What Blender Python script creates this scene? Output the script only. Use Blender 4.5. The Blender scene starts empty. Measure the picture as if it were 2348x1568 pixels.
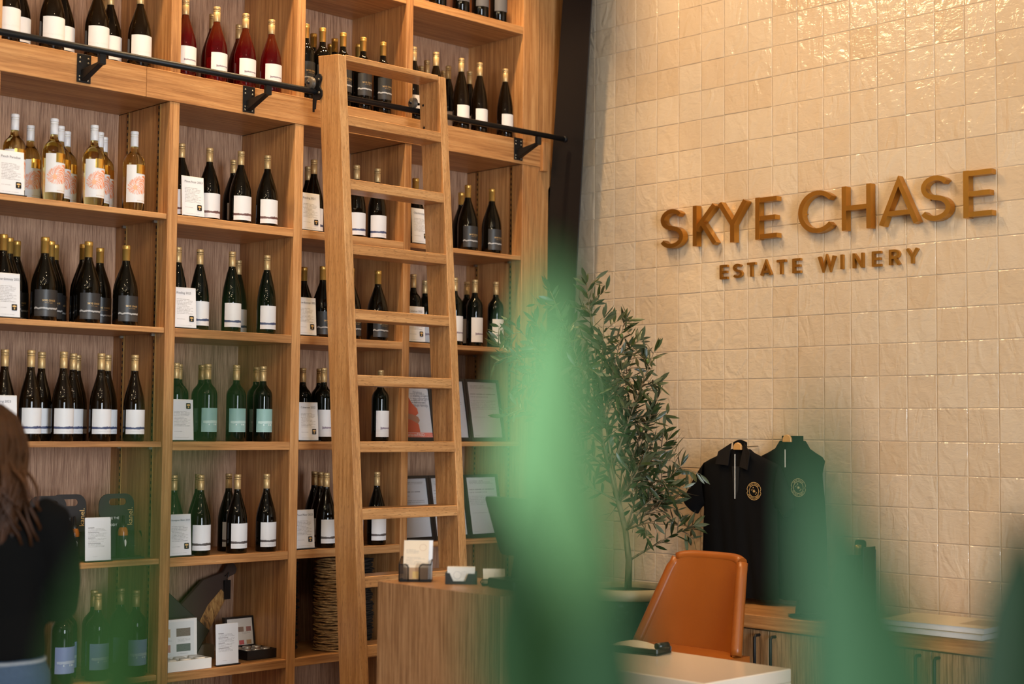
import bpy, bmesh, math, random
from mathutils import Vector, Matrix
random.seed(7)
SC = bpy.context.scene
COL = SC.collection
PI = math.pi
# ------------------------------------------------------------------ camera, light, exposure
cam_d = bpy.data.cameras.new('camera'); cam = bpy.data.objects.new('camera', cam_d); COL.objects.link(cam)
CR = Vector((0.7193, -0.6946, 0.0086)); CU = Vector((-0.0462, -0.0355, 0.9983)); CF = Vector((0.6931, 0.7185, 0.0576))
CLOC = Vector((-5.3519, -4.9756, 1.55))
m3 = Matrix((CR.normalized(), CU.normalized(), (-CF).normalized())).transposed()
cam.matrix_world = Matrix.Translation(CLOC) @ m3.to_4x4()
cam_d.sensor_fit = 'HORIZONTAL'; cam_d.sensor_width = 36.0; cam_d.lens = 3467.23 / 2348 * 36
cam_d.clip_start = 0.05; cam_d.clip_end = 60
cam_d.dof.use_dof = True; cam_d.dof.focus_distance = 6.15; cam_d.dof.aperture_fstop = 1.9
SC.camera = cam
SC.view_settings.view_transform = 'Standard'; SC.view_settings.look = 'None'
SC.view_settings.gamma = 1.0; SC.view_settings.use_curve_mapping = False
SC.view_settings.exposure = 0.0
world = bpy.data.worlds.new('world'); SC.world = world; world.use_nodes = True
world.node_tree.nodes['Background'].inputs[0].default_value = (0.75, 0.85, 1.0, 1)
world.node_tree.nodes['Background'].inputs[1].default_value = 0.3

def area(name, loc, target, sx, sy, power, col, spread=PI):
    d = bpy.data.lights.new(name, 'AREA'); d.shape = 'RECTANGLE'; d.size = sx; d.size_y = sy
    d.energy = power; d.color = col; d.spread = spread
    o = bpy.data.objects.new(name, d); COL.objects.link(o); o.location = loc
    o.rotation_euler = (Vector(target) - Vector(loc)).to_track_quat('-Z', 'Y').to_euler()
    return o

def spot(name, loc, target, power, col, size, blend, rad=0.05):
    d = bpy.data.lights.new(name, 'SPOT'); d.energy = power; d.color = col
    d.spot_size = math.radians(size); d.spot_blend = blend; d.shadow_soft_size = rad
    o = bpy.data.objects.new(name, d); COL.objects.link(o); o.location = loc
    o.rotation_euler = (Vector(target) - Vector(loc)).to_track_quat('-Z', 'Y').to_euler()
    return o

WARM = (1.0, 0.66, 0.34); COOL = (0.82, 0.91, 1.0); NEUT = (1.0, 0.93, 0.84)
# daylight through the two tall windows of the front wall; the left panel is added fill
area('window_and_fill_light', (-4.75, -8.85, 1.75), (-4.75, 0, 1.75), 0.85, 2.9, 235, COOL)
area('window_and_fill_light', (-3.65, -8.85, 1.75), (-3.65, 0, 1.75), 0.85, 2.9, 235, COOL)
area('window_and_fill_light', (-9.4, -3.6, 2.3), (0, -1.2, 2.2), 3.4, 2.4, 28, (0.92, 0.96, 1.0))
# warm track spots: two washing the tiled wall, a row close above the bookcase front
for lx, ly in ((-1.7, -0.5), (-2.15, -0.15), (-1.45, -0.85), (-1.95, -0.75)):
    L0 = Vector((lx, ly, 4.35)); ang = (Vector((0, -2.6, 3.6)) - L0).angle(Vector((0, -0.27, 2.9)) - L0)  # cone edge placed to stand in for the shadow band beside the column
    spot('track_spot_light', L0, (0, -2.6, 3.6), 47, WARM, math.degrees(2 * ang), 0.05, 0.20)
spot('track_spot_light', (-3.0, -2.9, 4.42), (0, -2.6, 1.4), 120, WARM, 75, 0.4, 0.05)
for sx in (-2.8, -2.15, -1.5, -0.85):
    spot('track_spot_light', (sx, -0.12, 4.45), (sx + 0.12, 0.16, 2.2), 132, WARM, 74, 0.6, 0.06)

# ------------------------------------------------------------------ object helpers
def mesh(name, verts, faces, uvs=None, smooth=False):
    me = bpy.data.meshes.new(name)
    me.from_pydata([tuple(v) for v in verts], [], faces)
    if uvs is not None:
        ul = me.uv_layers.new(name='UVMap')
        for l in me.loops: ul.data[l.index].uv = uvs[l.vertex_index]
    if smooth: me.polygons.foreach_set('use_smooth', [True] * len(me.polygons))
    me.update()
    return me

def link(name, data, mat=None, parent=None, loc=None, rot=None):
    o = bpy.data.objects.new(name, data); COL.objects.link(o)
    if data is not None and mat is not None and not data.materials: data.materials.append(mat)
    if parent is not None: o.parent = parent
    if loc is not None: o.location = loc
    if rot is not None: o.rotation_euler = rot
    return o

def tag(o, label=None, cat=None, group=None, kind=None):
    if label: o['label'] = label
    if cat: o['category'] = cat
    if group: o['group'] = group
    if kind: o['kind'] = kind
    return o

def thing(name, label, cat, loc=(0, 0, 0), rotz=0, group=None):
    o = link(name, None, loc=loc, rot=(0, 0, rotz)); o.empty_display_size = 0.05
    return tag(o, label, cat, group)

class MB:
    def __init__(s): s.v = []; s.f = []; s.uv = []; s.sm = []
    def add(s, v, f, uv=None, sm=False):
        n = len(s.v); s.v += [tuple(p) for p in v]; s.f += [tuple(i + n for i in q) for q in f]
        s.uv += uv if uv else [(0, 0)] * len(v); s.sm += [sm] * len(f); return s
    def box(s, x0, x1, y0, y1, z0, z1):
        return s.add([(x0,y0,z0),(x1,y0,z0),(x1,y1,z0),(x0,y1,z0),(x0,y0,z1),(x1,y0,z1),(x1,y1,z1),(x0,y1,z1)],
                     [(0,3,2,1),(4,5,6,7),(0,1,5,4),(1,2,6,5),(2,3,7,6),(3,0,4,7)])
    def hexa(s, p):   # 8 corners, bottom 4 then top 4
        return s.add(p, [(0,3,2,1),(4,5,6,7),(0,1,5,4),(1,2,6,5),(2,3,7,6),(3,0,4,7)])
    def tube(s, pts, rad, n=8, cap=True):
        pts = [Vector(p) for p in pts]; rr = rad if isinstance(rad, (list, tuple)) else [rad] * len(pts)
        v = []; f = []; prev = None
        for i, p in enumerate(pts):
            t = (pts[min(i + 1, len(pts) - 1)] - pts[max(i - 1, 0)]).normalized()
            a = t.cross(Vector((0, 0, 1)))
            if a.length < 0.05: a = t.cross(Vector((0, 1, 0)))
            a.normalize()
            if prev is not None:
                a = (prev - t * prev.dot(t))
                if a.length < 1e-4: a = t.orthogonal()
                a.normalize()
            prev = a; b = t.cross(a)
            for k in range(n):
                w = 2 * PI * k / n
                v.append(p + a * (math.cos(w) * rr[i]) + b * (math.sin(w) * rr[i]))
        for i in range(len(pts) - 1):
            for k in range(n):
                k2 = (k + 1) % n
                f.append((i*n+k, i*n+k2, (i+1)*n+k2, (i+1)*n+k))
        s.add(v, f, sm=True)
        if cap:
            m = len(s.v) - len(v); L = len(pts) - 1
            s.f.append(tuple(m + k for k in reversed(range(n)))); s.sm.append(False)
            s.f.append(tuple(m + L * n + k for k in range(n))); s.sm.append(False)
        return s
    def lathe(s, prof, n=24, cx=0, cy=0, cz=0, sm=True):
        v = []; f = []
        for r, z in prof:
            for k in range(n):
                w = 2 * PI * k / n; v.append((cx + r * math.cos(w), cy + r * math.sin(w), cz + z))
        for i in range(len(prof) - 1):
            for k in range(n):
                k2 = (k + 1) % n; f.append((i*n+k, i*n+k2, (i+1)*n+k2, (i+1)*n+k))
        return s.add(v, f, sm=sm)
    def prism(s, poly, z0, z1, conv=None):   # polygon in xy extruded along z; conv maps (x,y,z)
        n = len(poly); g = conv or (lambda x, y, z: (x, y, z))
        v = [g(x, y, z0) for x, y in poly] + [g(x, y, z1) for x, y in poly]
        f = [tuple(reversed(range(n))), tuple(range(n, 2 * n))] + [(i, (i+1) % n, n + (i+1) % n, n + i) for i in range(n)]
        return s.add(v, f)
    def grid(s, fn, nu, nv, sm=True, uv=True):
        v = []; u_ = []; f = []
        for j in range(nv + 1):
            for i in range(nu + 1):
                v.append(fn(i / nu, j / nv)); u_.append((i / nu, j / nv))
        w = nu + 1
        for j in range(nv):
            for i in range(nu): f.append((j*w+i, j*w+i+1, (j+1)*w+i+1, (j+1)*w+i))
        return s.add(v, f, u_ if uv else None, sm)
    def mesh(s, name, bevel=0, seg=1):
        me = mesh(name, s.v, s.f, s.uv)
        me.polygons.foreach_set('use_smooth', s.sm)
        if bevel:
            bm = bmesh.new(); bm.from_mesh(me)
            bmesh.ops.recalc_face_normals(bm, faces=bm.faces)
            bmesh.ops.bevel(bm, geom=bm.edges[:], offset=bevel, segments=seg, profile=0.5, affect='EDGES', clamp_overlap=True)
            bm.to_mesh(me); bm.free()
        else:
            bm = bmesh.new(); bm.from_mesh(me); bmesh.ops.recalc_face_normals(bm, faces=bm.faces); bm.to_mesh(me); bm.free()
        return me
    def obj(s, name, mat, parent=None, bevel=0, seg=1, loc=None, rot=None):
        return link(name, s.mesh(name, bevel, seg), mat, parent, loc, rot)

# ------------------------------------------------------------------ material helpers
class NT:
    def __init__(s, name):
        s.mat = bpy.data.materials.new(name); s.mat.use_nodes = True; s.t = s.mat.node_tree; s.n = s.t.nodes
        s.b = s.n['Principled BSDF']
    def new(s, ty, **kw):
        n = s.n.new(ty)
        for k, v in kw.items(): setattr(n, k, v)
        return n
    def set(s, node, key, v):
        i = node.inputs[key]
        if isinstance(v, bpy.types.NodeSocket): s.t.links.new(v, i)
        else: i.default_value = v
    def m(s, op, a, b=None, c=None):
        n = s.new('ShaderNodeMath', operation=op); s.set(n, 0, a)
        if b is not None: s.set(n, 1, b)
        if c is not None: s.set(n, 2, c)
        return n.outputs[0]
    def coord(s, kind='Object'): return s.new('ShaderNodeTexCoord').outputs[kind]
    def pos(s): return s.new('ShaderNodeNewGeometry').outputs['Position']
    def sep(s, v):
        n = s.new('ShaderNodeSeparateXYZ'); s.set(n, 0, v); return n.outputs
    def comb(s, x, y, z):
        n = s.new('ShaderNodeCombineXYZ'); s.set(n, 0, x); s.set(n, 1, y); s.set(n, 2, z); return n.outputs[0]
    def mapping(s, v, scale=(1, 1, 1), loc=(0, 0, 0), rot=(0, 0, 0)):
        n = s.new('ShaderNodeMapping'); s.set(n, 'Vector', v); s.set(n, 'Scale', scale); s.set(n, 'Location', loc); s.set(n, 'Rotation', rot); return n.outputs[0]
    def noise(s, v, scale=5, detail=3, rough=0.5, dist=0.0, out='Fac'):
        n = s.new('ShaderNodeTexNoise'); s.set(n, 'Vector', v); s.set(n, 'Scale', scale); s.set(n, 'Detail', detail)
        s.set(n, 'Roughness', rough); s.set(n, 'Distortion', dist); return n.outputs[out]
    def ramp(s, f, stops):
        n = s.new('ShaderNodeValToRGB'); s.set(n, 0, f); e = n.color_ramp.elements
        e[0].position, e[0].color = stops[0][0], (*stops[0][1], 1); e[1].position, e[1].color = stops[-1][0], (*stops[-1][1], 1)
        for p, c in stops[1:-1]:
            q = e.new(p); q.color = (*c, 1)
        return n.outputs[0]
    def mix(s, f, a, b, mode='MIX'):
        n = s.new('ShaderNodeMix', data_type='RGBA', blend_type=mode); s.set(n, 0, f)
        for k, v in ((6, a), (7, b)):
            s.set(n, k, v if isinstance(v, bpy.types.NodeSocket) else (*v, 1))
        return n.outputs[2]
    def vmath(s, op, a, b=None):
        n = s.new('ShaderNodeVectorMath', operation=op); s.set(n, 0, a)
        if b is not None: s.set(n, 1, b)
        return n.outputs[0]
    def bump(s, h, strength=0.2, dist=0.01):
        n = s.new('ShaderNodeBump'); s.set(n, 'Height', h); s.set(n, 'Strength', strength); s.set(n, 'Distance', dist)
        s.t.links.new(n.outputs[0], s.b.inputs['Normal'])
    def P(s, **kw):
        names = dict(color='Base Color', rough='Roughness', metal='Metallic', trans='Transmission Weight', ior='IOR', coat='Coat Weight', spec='Specular IOR Level',
                     emit='Emission Color', estr='Emission Strength', alpha='Alpha', sheen='Sheen Weight', coatr='Coat Roughness', sss='Subsurface Weight')
        for k, v in kw.items():
            if isinstance(v, tuple) and len(v) == 3: v = (*v, 1)
            s.set(s.b, names[k], v)
        return s.mat

def plain(name, color, rough=0.5, **kw):
    return NT(name).P(color=color, rough=rough, **kw)

def wood(name, axis, dark, mid, light, scale=1.0, rough=0.42, flecks=0.0, wide=0.36):
    t = NT(name); inf = t.new('ShaderNodeObjectInfo').outputs['Random']
    sh = t.vmath('MULTIPLY', t.comb(inf, inf, inf), (7.3, 11.1, 5.7))
    p = t.vmath('ADD', t.pos(), sh)
    st = {'z': (1, 1, 0.035), 'x': (0.035, 1, 1), 'y': (1, 0.035, 1), 'l': (1, 1, 0.05)}[axis]
    a = t.noise(t.mapping(p, st), 85 * scale, 4, 0.6, 0.15)
    b = t.noise(t.mapping(p, st), 11 * scale, 3, 0.5, 0.5)
    c = t.noise(t.mapping(p, tuple(q * (3 if q == 1 else 2) for q in st)), 190 * scale, 2, 0.6)
    f = t.m('ADD', t.m('MULTIPLY', a, 1 - wide), t.m('MULTIPLY', b, wide))
    col = t.ramp(f, [(0.38, dark), (0.5, mid), (0.62, light)])
    pore = t.m('MULTIPLY', t.m('GREATER_THAN', c, 0.60), 0.28)
    col = t.mix(pore, col, tuple(x * 0.45 for x in dark))
    if flecks:
        fl = t.m('GREATER_THAN', t.noise(t.mapping(p, tuple(0.16 if q < 1 else 1 for q in st)), 230, 1, 0.4), 0.64)
        col = t.mix(t.m('MULTIPLY', fl, flecks), col, tuple(x * 0.5 for x in dark))
    var = t.m('ADD', 0.92, t.m('MULTIPLY', inf, 0.16))
    hs = t.new('ShaderNodeHueSaturation'); t.set(hs, 'Color', col); t.set(hs, 'Value', var)
    t.bump(t.m('ADD', c, t.m('MULTIPLY', a, 0.6)), 0.09, 0.003)
    return t.P(color=hs.outputs[0], rough=rough)

OAK = ((0.32, 0.135, 0.044), (0.48, 0.228, 0.080), (0.61, 0.325, 0.128))
M = {}
M['oak_v'] = wood('oak_vertical_grain', 'z', *OAK)
M['oak_h'] = wood('oak_horizontal_grain', 'x', *OAK)
VEN = ((0.23, 0.115, 0.066), (0.40, 0.225, 0.135), (0.52, 0.315, 0.195))
M['veneer'] = wood('oak_veneer_back', 'z', *VEN, scale=2.4, rough=0.5, wide=0.2)
M['ladder'] = wood('red_oak_ladder', 'l', (0.36, 0.165, 0.055), (0.50, 0.255, 0.095), (0.60, 0.335, 0.14), rough=0.38, flecks=0.35)
M['rung'] = wood('red_oak_rung', 'x', (0.36, 0.165, 0.055), (0.50, 0.255, 0.095), (0.60, 0.335, 0.14), rough=0.38, flecks=0.45)
M['podium'] = wood('podium_veneer', 'z', (0.27, 0.125, 0.05), (0.42, 0.215, 0.095), (0.52, 0.29, 0.14), scale=1.9, rough=0.35, wide=0.15)
M['cred'] = wood('credenza_veneer', 'z', (0.20, 0.11, 0.05), (0.36, 0.21, 0.10), (0.46, 0.29, 0.15), scale=1.7, rough=0.45, wide=0.15)
M['cred_top'] = wood('credenza_top_oak', 'y', *OAK, rough=0.3)
M['black'] = plain('black_powder_coat', (0.007, 0.007, 0.008), 0.42, spec=0.3)
M['blackplastic'] = plain('black_plastic', (0.008, 0.008, 0.009), 0.3)
M['steel'] = plain('black_steel_column', (0.010, 0.009, 0.010), 0.5, spec=0.3)
M['brassy'] = plain('brass_strip', (0.45, 0.28, 0.10), 0.45, metal=1.0)
M['chrome'] = plain('screw_metal', (0.3, 0.27, 0.22), 0.35, metal=1.0)
M['wheel'] = plain('roller_rubber', (0.10, 0.08, 0.06), 0.45)
M['white'] = plain('white_board', (0.82, 0.80, 0.77), 0.5)
M['cream'] = plain('cream_stone_top', (0.74, 0.66, 0.55), 0.16)
M['acrylic'] = plain('clear_acrylic', (0.95, 0.97, 1.0), 0.03, trans=1.0, ior=1.2)
M['wall'] = plain('painted_wall', (0.24, 0.22, 0.19), 0.8)
M['floor'] = plain('concrete_floor', (0.14, 0.125, 0.11), 0.35)
M['ceil'] = plain('dark_ceiling', (0.22, 0.20, 0.18), 0.9)
M['fabric'] = plain('black_fabric', (0.004, 0.004, 0.0045), 0.9, spec=0.12)
M['knit'] = plain('black_knit', (0.004, 0.004, 0.004), 0.95, spec=0.08)
M['gold_ink'] = plain('gold_ink', (0.75, 0.50, 0.20), 0.45, metal=0.3)
M['dark_ink'] = plain('dark_ink', (0.06, 0.06, 0.08), 0.7)
M['white_ink'] = plain('white_ink', (0.85, 0.85, 0.82), 0.6)

# ------------------------------------------------------------------ stroke lettering
def arc(cx, cy, rx, ry, a0, a1, n=14):
    return [(cx + rx * math.cos(math.radians(a0 + (a1 - a0) * i / n)), cy + ry * math.sin(math.radians(a0 + (a1 - a0) * i / n))) for i in range(n + 1)]
SW = 0.13
h_ = SW / 2
S_PATH = arc(0.33, 0.735, 0.265, 0.20, 28, 180, 9)[:-1] + arc(0.33, 0.735, 0.265, 0.215, 180, 255, 5) + arc(0.325, 0.28, 0.295, 0.225, 78, 0, 6)[0:] + arc(0.325, 0.28, 0.295, 0.215, 0, -155, 10)[1:]
FONT = {
 'E': (0.56, [[(h_, 0), (h_, 1)], [(0.03, 1 - h_ - .002), (0.56, 1 - h_ - .002)], [(0.03, 0.5), (0.52, 0.5)], [(0.03, h_ + .002), (0.56, h_ + .002)]]),
 'H': (0.74, [[(h_, 0), (h_, 1)], [(0.74 - h_, 0), (0.74 - h_, 1)], [(0.05, 0.5), (0.69, 0.5)]]),
 'K': (0.66, [[(h_, 0), (h_, 1)], [(h_, 0.38), (0.60, 0.97)], [(0.26, 0.56), (0.62, 0.02)]]),
 'Y': (0.78, [[(0.06, 0.98), (0.39, 0.44), (0.72, 0.98)], [(0.39, 0), (0.39, 0.46)]]),
 'A': (0.86, [[(0.055, 0.02), (0.43, 0.97), (0.805, 0.02)], [(0.19, 0.27), (0.67, 0.27)]]),
 'S': (0.64, [S_PATH]),
 'C': (0.88, [arc(0.5, 0.5, 0.435, 0.435, 42, 318, 22)]),
 'T': (0.66, [[(0, 1 - h_), (0.66, 1 - h_)], [(0.33, 0), (0.33, 1)]]),
 'I': (0.13, [[(h_, 0), (h_, 1)]]),
 'N': (0.76, [[(h_, 0), (h_, 1)], [(h_, 0.96), (0.76 - h_, 0.04)], [(0.76 - h_, 0), (0.76 - h_, 1)]]),
 'W': (1.12, [[(0.06, 0.98), (0.31, 0.05), (0.56, 0.95), (0.81, 0.05), (1.06, 0.98)]]),
 'R': (0.64, [[(h_, 0), (h_, 1)], [(0, 1 - h_), (0.34, 1 - h_)] + arc(0.34, 0.71, 0.23, 0.225, 80, -80, 9) + [(0, 0.485)], [(0.34, 0.47), (0.60, 0.0)]]),
}
def ribbon(path, w):
    """mitred ribbon quads along a 2D polyline: (left pts, right pts)"""
    L = []; R = []
    P = [Vector(p) for p in path]
    for i, p in enumerate(P):
        d0 = (P[i] - P[i-1]).normalized() if i else (P[1] - P[0]).normalized()
        d1 = (P[i+1] - P[i]).normalized() if i < len(P) - 1 else d0
        t = d0 + d1
        t = t.normalized() if t.length > 1e-6 else d0
        n = Vector((-t.y, t.x)); k = 1 / max(0.45, n.dot(Vector((-d0.y, d0.x))))
        L.append(p + n * (w / 2 * k)); R.append(p - n * (w / 2 * k))
    return L, R
def glyph(mb, ch, fn, depth, w=SW):
    """fn(x, y, d) places glyph point; depth 0 = flat"""
    for ip, path in enumerate(FONT[ch][1]):
        L, R = ribbon(path, w); n = len(L); d0 = depth * 0.012 * ip
        v = [fn(p.x, p.y, d0) for p in L] + [fn(p.x, p.y, d0) for p in R]
        f = [(i, i+1, n+i+1, n+i) for i in range(n-1)]
        if depth:
            v += [fn(p.x, p.y, depth) for p in L] + [fn(p.x, p.y, depth) for p in R]
            f += [(2*n+i, 3*n+i, 3*n+i+1, 2*n+i+1) for i in range(n-1)]
            f += [(i, 2*n+i, 2*n+i+1, i+1) for i in range(n-1)] + [(n+i, n+i+1, 3*n+i+1, 3*n+i) for i in range(n-1)]
            f += [(0, n, 3*n, 2*n), (n-1, 3*n-1, 4*n-1, 2*n-1)]
        mb.add(v, f)
def line_layout(text, gap=0.14, space=0.42):
    x = 0; out = []
    for ch in text:
        if ch == ' ': x += space; continue
        out.append((ch, x)); x += FONT[ch][0] + gap
    return out, x - gap

def text_mesh(name, body, size, fn=None, extrude=0.0, align='LEFT'):
    c = bpy.data.curves.new(name, 'FONT'); c.body = body; c.size = size; c.align_x = align; c.resolution_u = 2
    o = bpy.data.objects.new(name, c); COL.objects.link(o)
    dg = bpy.context.evaluated_depsgraph_get()
    me = bpy.data.meshes.new_from_object(o.evaluated_get(dg))
    bpy.data.objects.remove(o); bpy.data.curves.remove(c)
    me.name = name; me.materials.clear()
    if fn:
        for v in me.vertices: v.co = fn(v.co.x, v.co.y)
    return me

# ------------------------------------------------------------------ room shell
YB = 0.174
def struct(name, mb, mat, bevel=0):
    o = mb.obj(name, mat, bevel=bevel); o['kind'] = 'structure'; return o
floor = struct('floor', MB().box(-9.6, 0.3, -9.1, 0.9, -0.1, 0), M['floor'])
struct('ceiling', MB().box(-9.6, 0.3, -9.1, 0.9, 4.6, 4.7), M['ceil'])
struct('wall_back', MB().box(-9.6, 0.0, 0.60, 0.75, 0, 4.6), M['wall'])
struct('wall_left', MB().box(-9.7, -9.55, -9.1, 0.6, 0, 4.6), M['wall'])
struct('wall_front', MB().box(-9.6, 0.0, -9.1, -8.95, 0, 4.6), M['wall'])
# tiled wall
tg = NT('tile_grout'); M['grout'] = tg.P(color=(0.66, 0.54, 0.39), rough=0.8)
wall_r = struct('wall_right', MB().box(0.0, 0.15, -9.1, 0.75, 0, 4.6), M['grout'])
T = 0.132; ZROW0 = 3.3623
t = NT('zellige_glaze')
p = t.pos(); x, y, z = t.sep(p)[0:3]
cy_ = t.m('FLOOR', t.m('DIVIDE', y, T)); cz_ = t.m('FLOOR', t.m('DIVIDE', t.m('SUBTRACT', z, ZROW0), T))
wn = t.new('ShaderNodeTexWhiteNoise', noise_dimensions='3D'); t.set(wn, 'Vector', t.comb(cy_, cz_, 1.7))
rnd = wn.outputs['Value']; rndc = wn.outputs['Color']
off = t.vmath('MULTIPLY', rndc, (9.0, 9.0, 9.0))
pp = t.vmath('ADD', p, off)
rip = t.noise(t.mapping(pp, (1, 1, 0.6)), 12, 2, 0.5, 1.4)
rip2 = t.noise(t.mapping(pp, (1, 0.6, 1)), 46, 3, 0.6, 0.8)
dirv = t.noise(t.mapping(pp, (1, 0.35, 1), rot=(0.7, 0, 0)), 38, 2, 0.5, 1.0)
hgt = t.m('ADD', t.m('MULTIPLY', rip, 1.0), t.m('ADD', t.m('MULTIPLY', rip2, 0.26), t.m('MULTIPLY', dirv, 0.22)))
t.bump(hgt, 0.6, 0.012)
col = t.ramp(rnd, [(0.0, (0.575, 0.45, 0.31)), (0.35, (0.61, 0.50, 0.37)), (0.7, (0.625, 0.53, 0.405)), (1.0, (0.59, 0.465, 0.325))])
col = t.mix(t.m('MULTIPLY', t.m('SUBTRACT', 1.0, rip), 0.25), col, (0.50, 0.36, 0.23))
M['tile'] = t.P(color=col, rough=0.07, coat=0.0)
tile_meshes = []
for k in range(8):
    g = T / 2 - 0.0010; n = 3; v = []; f = []
    tx, tz = random.uniform(-1, 1) * 0.0009, random.uniform(-1, 1) * 0.0009
    for j in range(n + 1):
        for i in range(n + 1):
            u, w = (-1, -0.955, 0.955, 1)[i], (-1, -0.955, 0.955, 1)[j]
            edge = max(abs(u), abs(w))
            dx = -0.0036 + tx * u + tz * w + (0.0016 if edge > 0.98 else 0)
            v.append((dx, -u * g + random.uniform(-1, 1) * 0.0005, w * g + random.uniform(-1, 1) * 0.0005))
    for j in range(n):
        for i in range(n): a = j * 4 + i; f.append((a, a + 1, a + 5, a + 4))
    ring = [0, 1, 2, 3, 7, 11, 15, 14, 13, 12, 8, 4]; b0 = len(v)
    v += [(0.0005, v[i][1], v[i][2]) for i in ring]
    f += [(ring[i], b0 + i, b0 + (i + 1) % 12, ring[(i + 1) % 12]) for i in range(12)]
    me = mesh('tile', v, f); bm = bmesh.new(); bm.from_mesh(me); bmesh.ops.recalc_face_normals(bm, faces=bm.faces); bm.to_mesh(me); bm.free()
    me.materials.append(M['tile']); tile_meshes.append(me)
cells = []
for c in range(-2, 34):
    for r in range(-9, 25):
        yc, zc = -(c + 0.5) * T, ZROW0 - (r + 0.5) * T
        zlo = 0.822
        if (zc + T / 2 < zlo and yc < -0.83) or zc - T / 2 < 0: continue
        d = Vector((0, yc, zc)) - CLOC; dp = d.dot(CF)
        px = 1174 + 3467 * d.dot(CR) / dp; py = 784 - 3467 * d.dot(CU) / dp
        vis = (1330 < px < 2375 and -25 < py < 1440)
        hidden = 1610 < px < 1870 and 1060 < py < 1400
        cells.append((0 if vis and not hidden else 1, dp, yc, zc))
cells.sort()
rest = MB(); cnt = 0
for vis, dp, yc, zc in cells:
    me = random.choice(tile_meshes)
    if vis == 0 and cnt < 298:
        cnt += 1; o = link('tile', me, parent=wall_r, loc=(0, yc, zc))
    else:
        rest.add([(a.co.x, a.co.y + yc, a.co.z + zc) for a in me.vertices], [tuple(q.vertices) for q in me.polygons])
o = rest.obj('tile_field', M['tile'], wall_r); o['kind'] = 'stuff'

# leaning black steel column in the corner
def colprof(z): return (0.102 + (3.64 - z) * 0.0935, -0.102 + (3.60 - z) * 0.071)
b1, f1 = colprof(4.6); b0, f0 = colprof(0.0)
colm = MB().hexa([(-0.14, f0, 0), (-0.133, f0, 0), (-0.133, min(b0, 0.40), 0), (-0.14, min(b0, 0.40), 0), (-0.14, f1, 4.6), (-0.133, f1, 4.6), (-0.133, b1, 4.6), (-0.14, b1, 4.6)])
colm.hexa([(-0.124, 0.20, 0), (-0.008, 0.20, 0), (-0.008, 0.215, 0), (-0.124, 0.215, 0), (-0.124, 0.03, 4.6), (-0.008, 0.03, 4.6), (-0.008, 0.045, 4.6), (-0.124, 0.045, 4.6)])
column = colm.obj('steel_column', M['steel'], bevel=0.002); column['kind'] = 'structure'

# ------------------------------------------------------------------ bookcase
DEP = 0.572
bc = thing('bookcase', 'tall oak built-in bookcase full of wine bottles beside the black column', 'bookcase', (0, 0, 0))
div = [(-2.995, -2.950), (-2.2554, -2.2108), (-1.6550, -1.6117), (-1.0575, -1.0180), (-0.3235, -0.2180)]
LV = [2.378, 1.933, 1.491, 1.041, 0.599, 0.150]
for x0, x1 in div:
    MB().box(x0, x1, YB, DEP, 0, 2.8205).obj('divider', M['oak_v'], bc, 0.0015)
    MB().box(x0, x1, YB, DEP, 2.9385, 4.10).obj('divider', M['oak_v'], bc, 0.0015)
for x0, x1 in ((-2.95, -2.2554), (-2.2108, -1.655), (-1.6117, -1.0575), (-1.018, -0.3235)):
    MB().box(x0 + .0005, x1 - .0005, DEP - 0.004, DEP + 0.014, 0, 4.1).obj('back_panel', M['veneer'], bc)
for x0, x1 in ((-2.995, -2.362), (-2.3605, -0.2055)):
    MB().box(x0, x1, YB - 0.002, YB + 0.022, 2.821, 2.938).obj('fascia_board', M['oak_h'], bc, 0.0015)
MB().box(-0.2050, -0.172, YB - 0.022, YB + 0.022, 2.800, 2.944).obj('fascia_end_block', M['oak_v'], bc, 0.0015)
for i, (x0, x1) in enumerate(((-2.95, -2.2554), (-2.2108, -1.655), (-1.6117, -1.0575), (-1.018, -0.3235))):
    th = 0.021 if i in (0, 3) else 0.0345
    MB().box(x0, x1, YB + 0.0225, DEP - 0.005, 2.822, 2.840).obj('soffit', M['oak_h'], bc)
    MB().box(x0, x1, YB + 0.0225, DEP - 0.005, 2.918, 2.938).obj('shelf', M['oak_h'], bc)
    MB().box(x0 + .0005, x1 - .0005, YB + 0.002, DEP - 0.005, 3.452, 3.490).obj('shelf', M['oak_h'], bc, 0.0015)
    MB().box(x0 + .0005, x1 - .0005, YB + 0.002, DEP - 0.005, 4.03, 4.065).obj('shelf', M['oak_h'], bc, 0.0015)
    for z in LV:
        MB().box(x0 + .0005, x1 - .0005, YB + (0.001 if i in (1, 2) else 0.006), DEP - 0.005, z - th, z).obj('shelf', M['oak_h'], bc, 0.0015)
# scribed filler beside the column
MB().prism([(-0.217, 0), (-0.1445, 0), (-0.1445, 2.72), (-0.02, 2.9), (-0.02, 4.1), (-0.217, 4.1)], YB + 0.004, YB + 0.024, lambda x, y, z: (x, z, y)).obj('filler_panel', M['oak_v'], bc)
# slotted shelf standards in the two adjustable bays
for xs in (-2.2554, -0.3235):
    for yy in (YB + 0.075, YB + 0.315):
        mb = MB().box(xs - 0.0035, xs - 0.0002, yy - 0.0075, yy + 0.0075, 0.16, 2.82)
        st = mb.obj('shelf_standard', M['brassy'], bc)
        sl = MB()
        zz = 0.2
        while zz < 2.8:
            sl.box(xs - 0.0042, xs - 0.0034, yy - 0.003, yy + 0.003, zz, zz + 0.012); zz += 0.025
        sl.obj('slot_row', M['black'], st)
        for z in LV[:5]:
            th = 0.021
            MB().box(xs - 0.018, xs - 0.004, yy - 0.006, yy + 0.006, z - th - 0.010, z - th - 0.0005).obj('shelf_clip', M['chrome'], bc)

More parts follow.
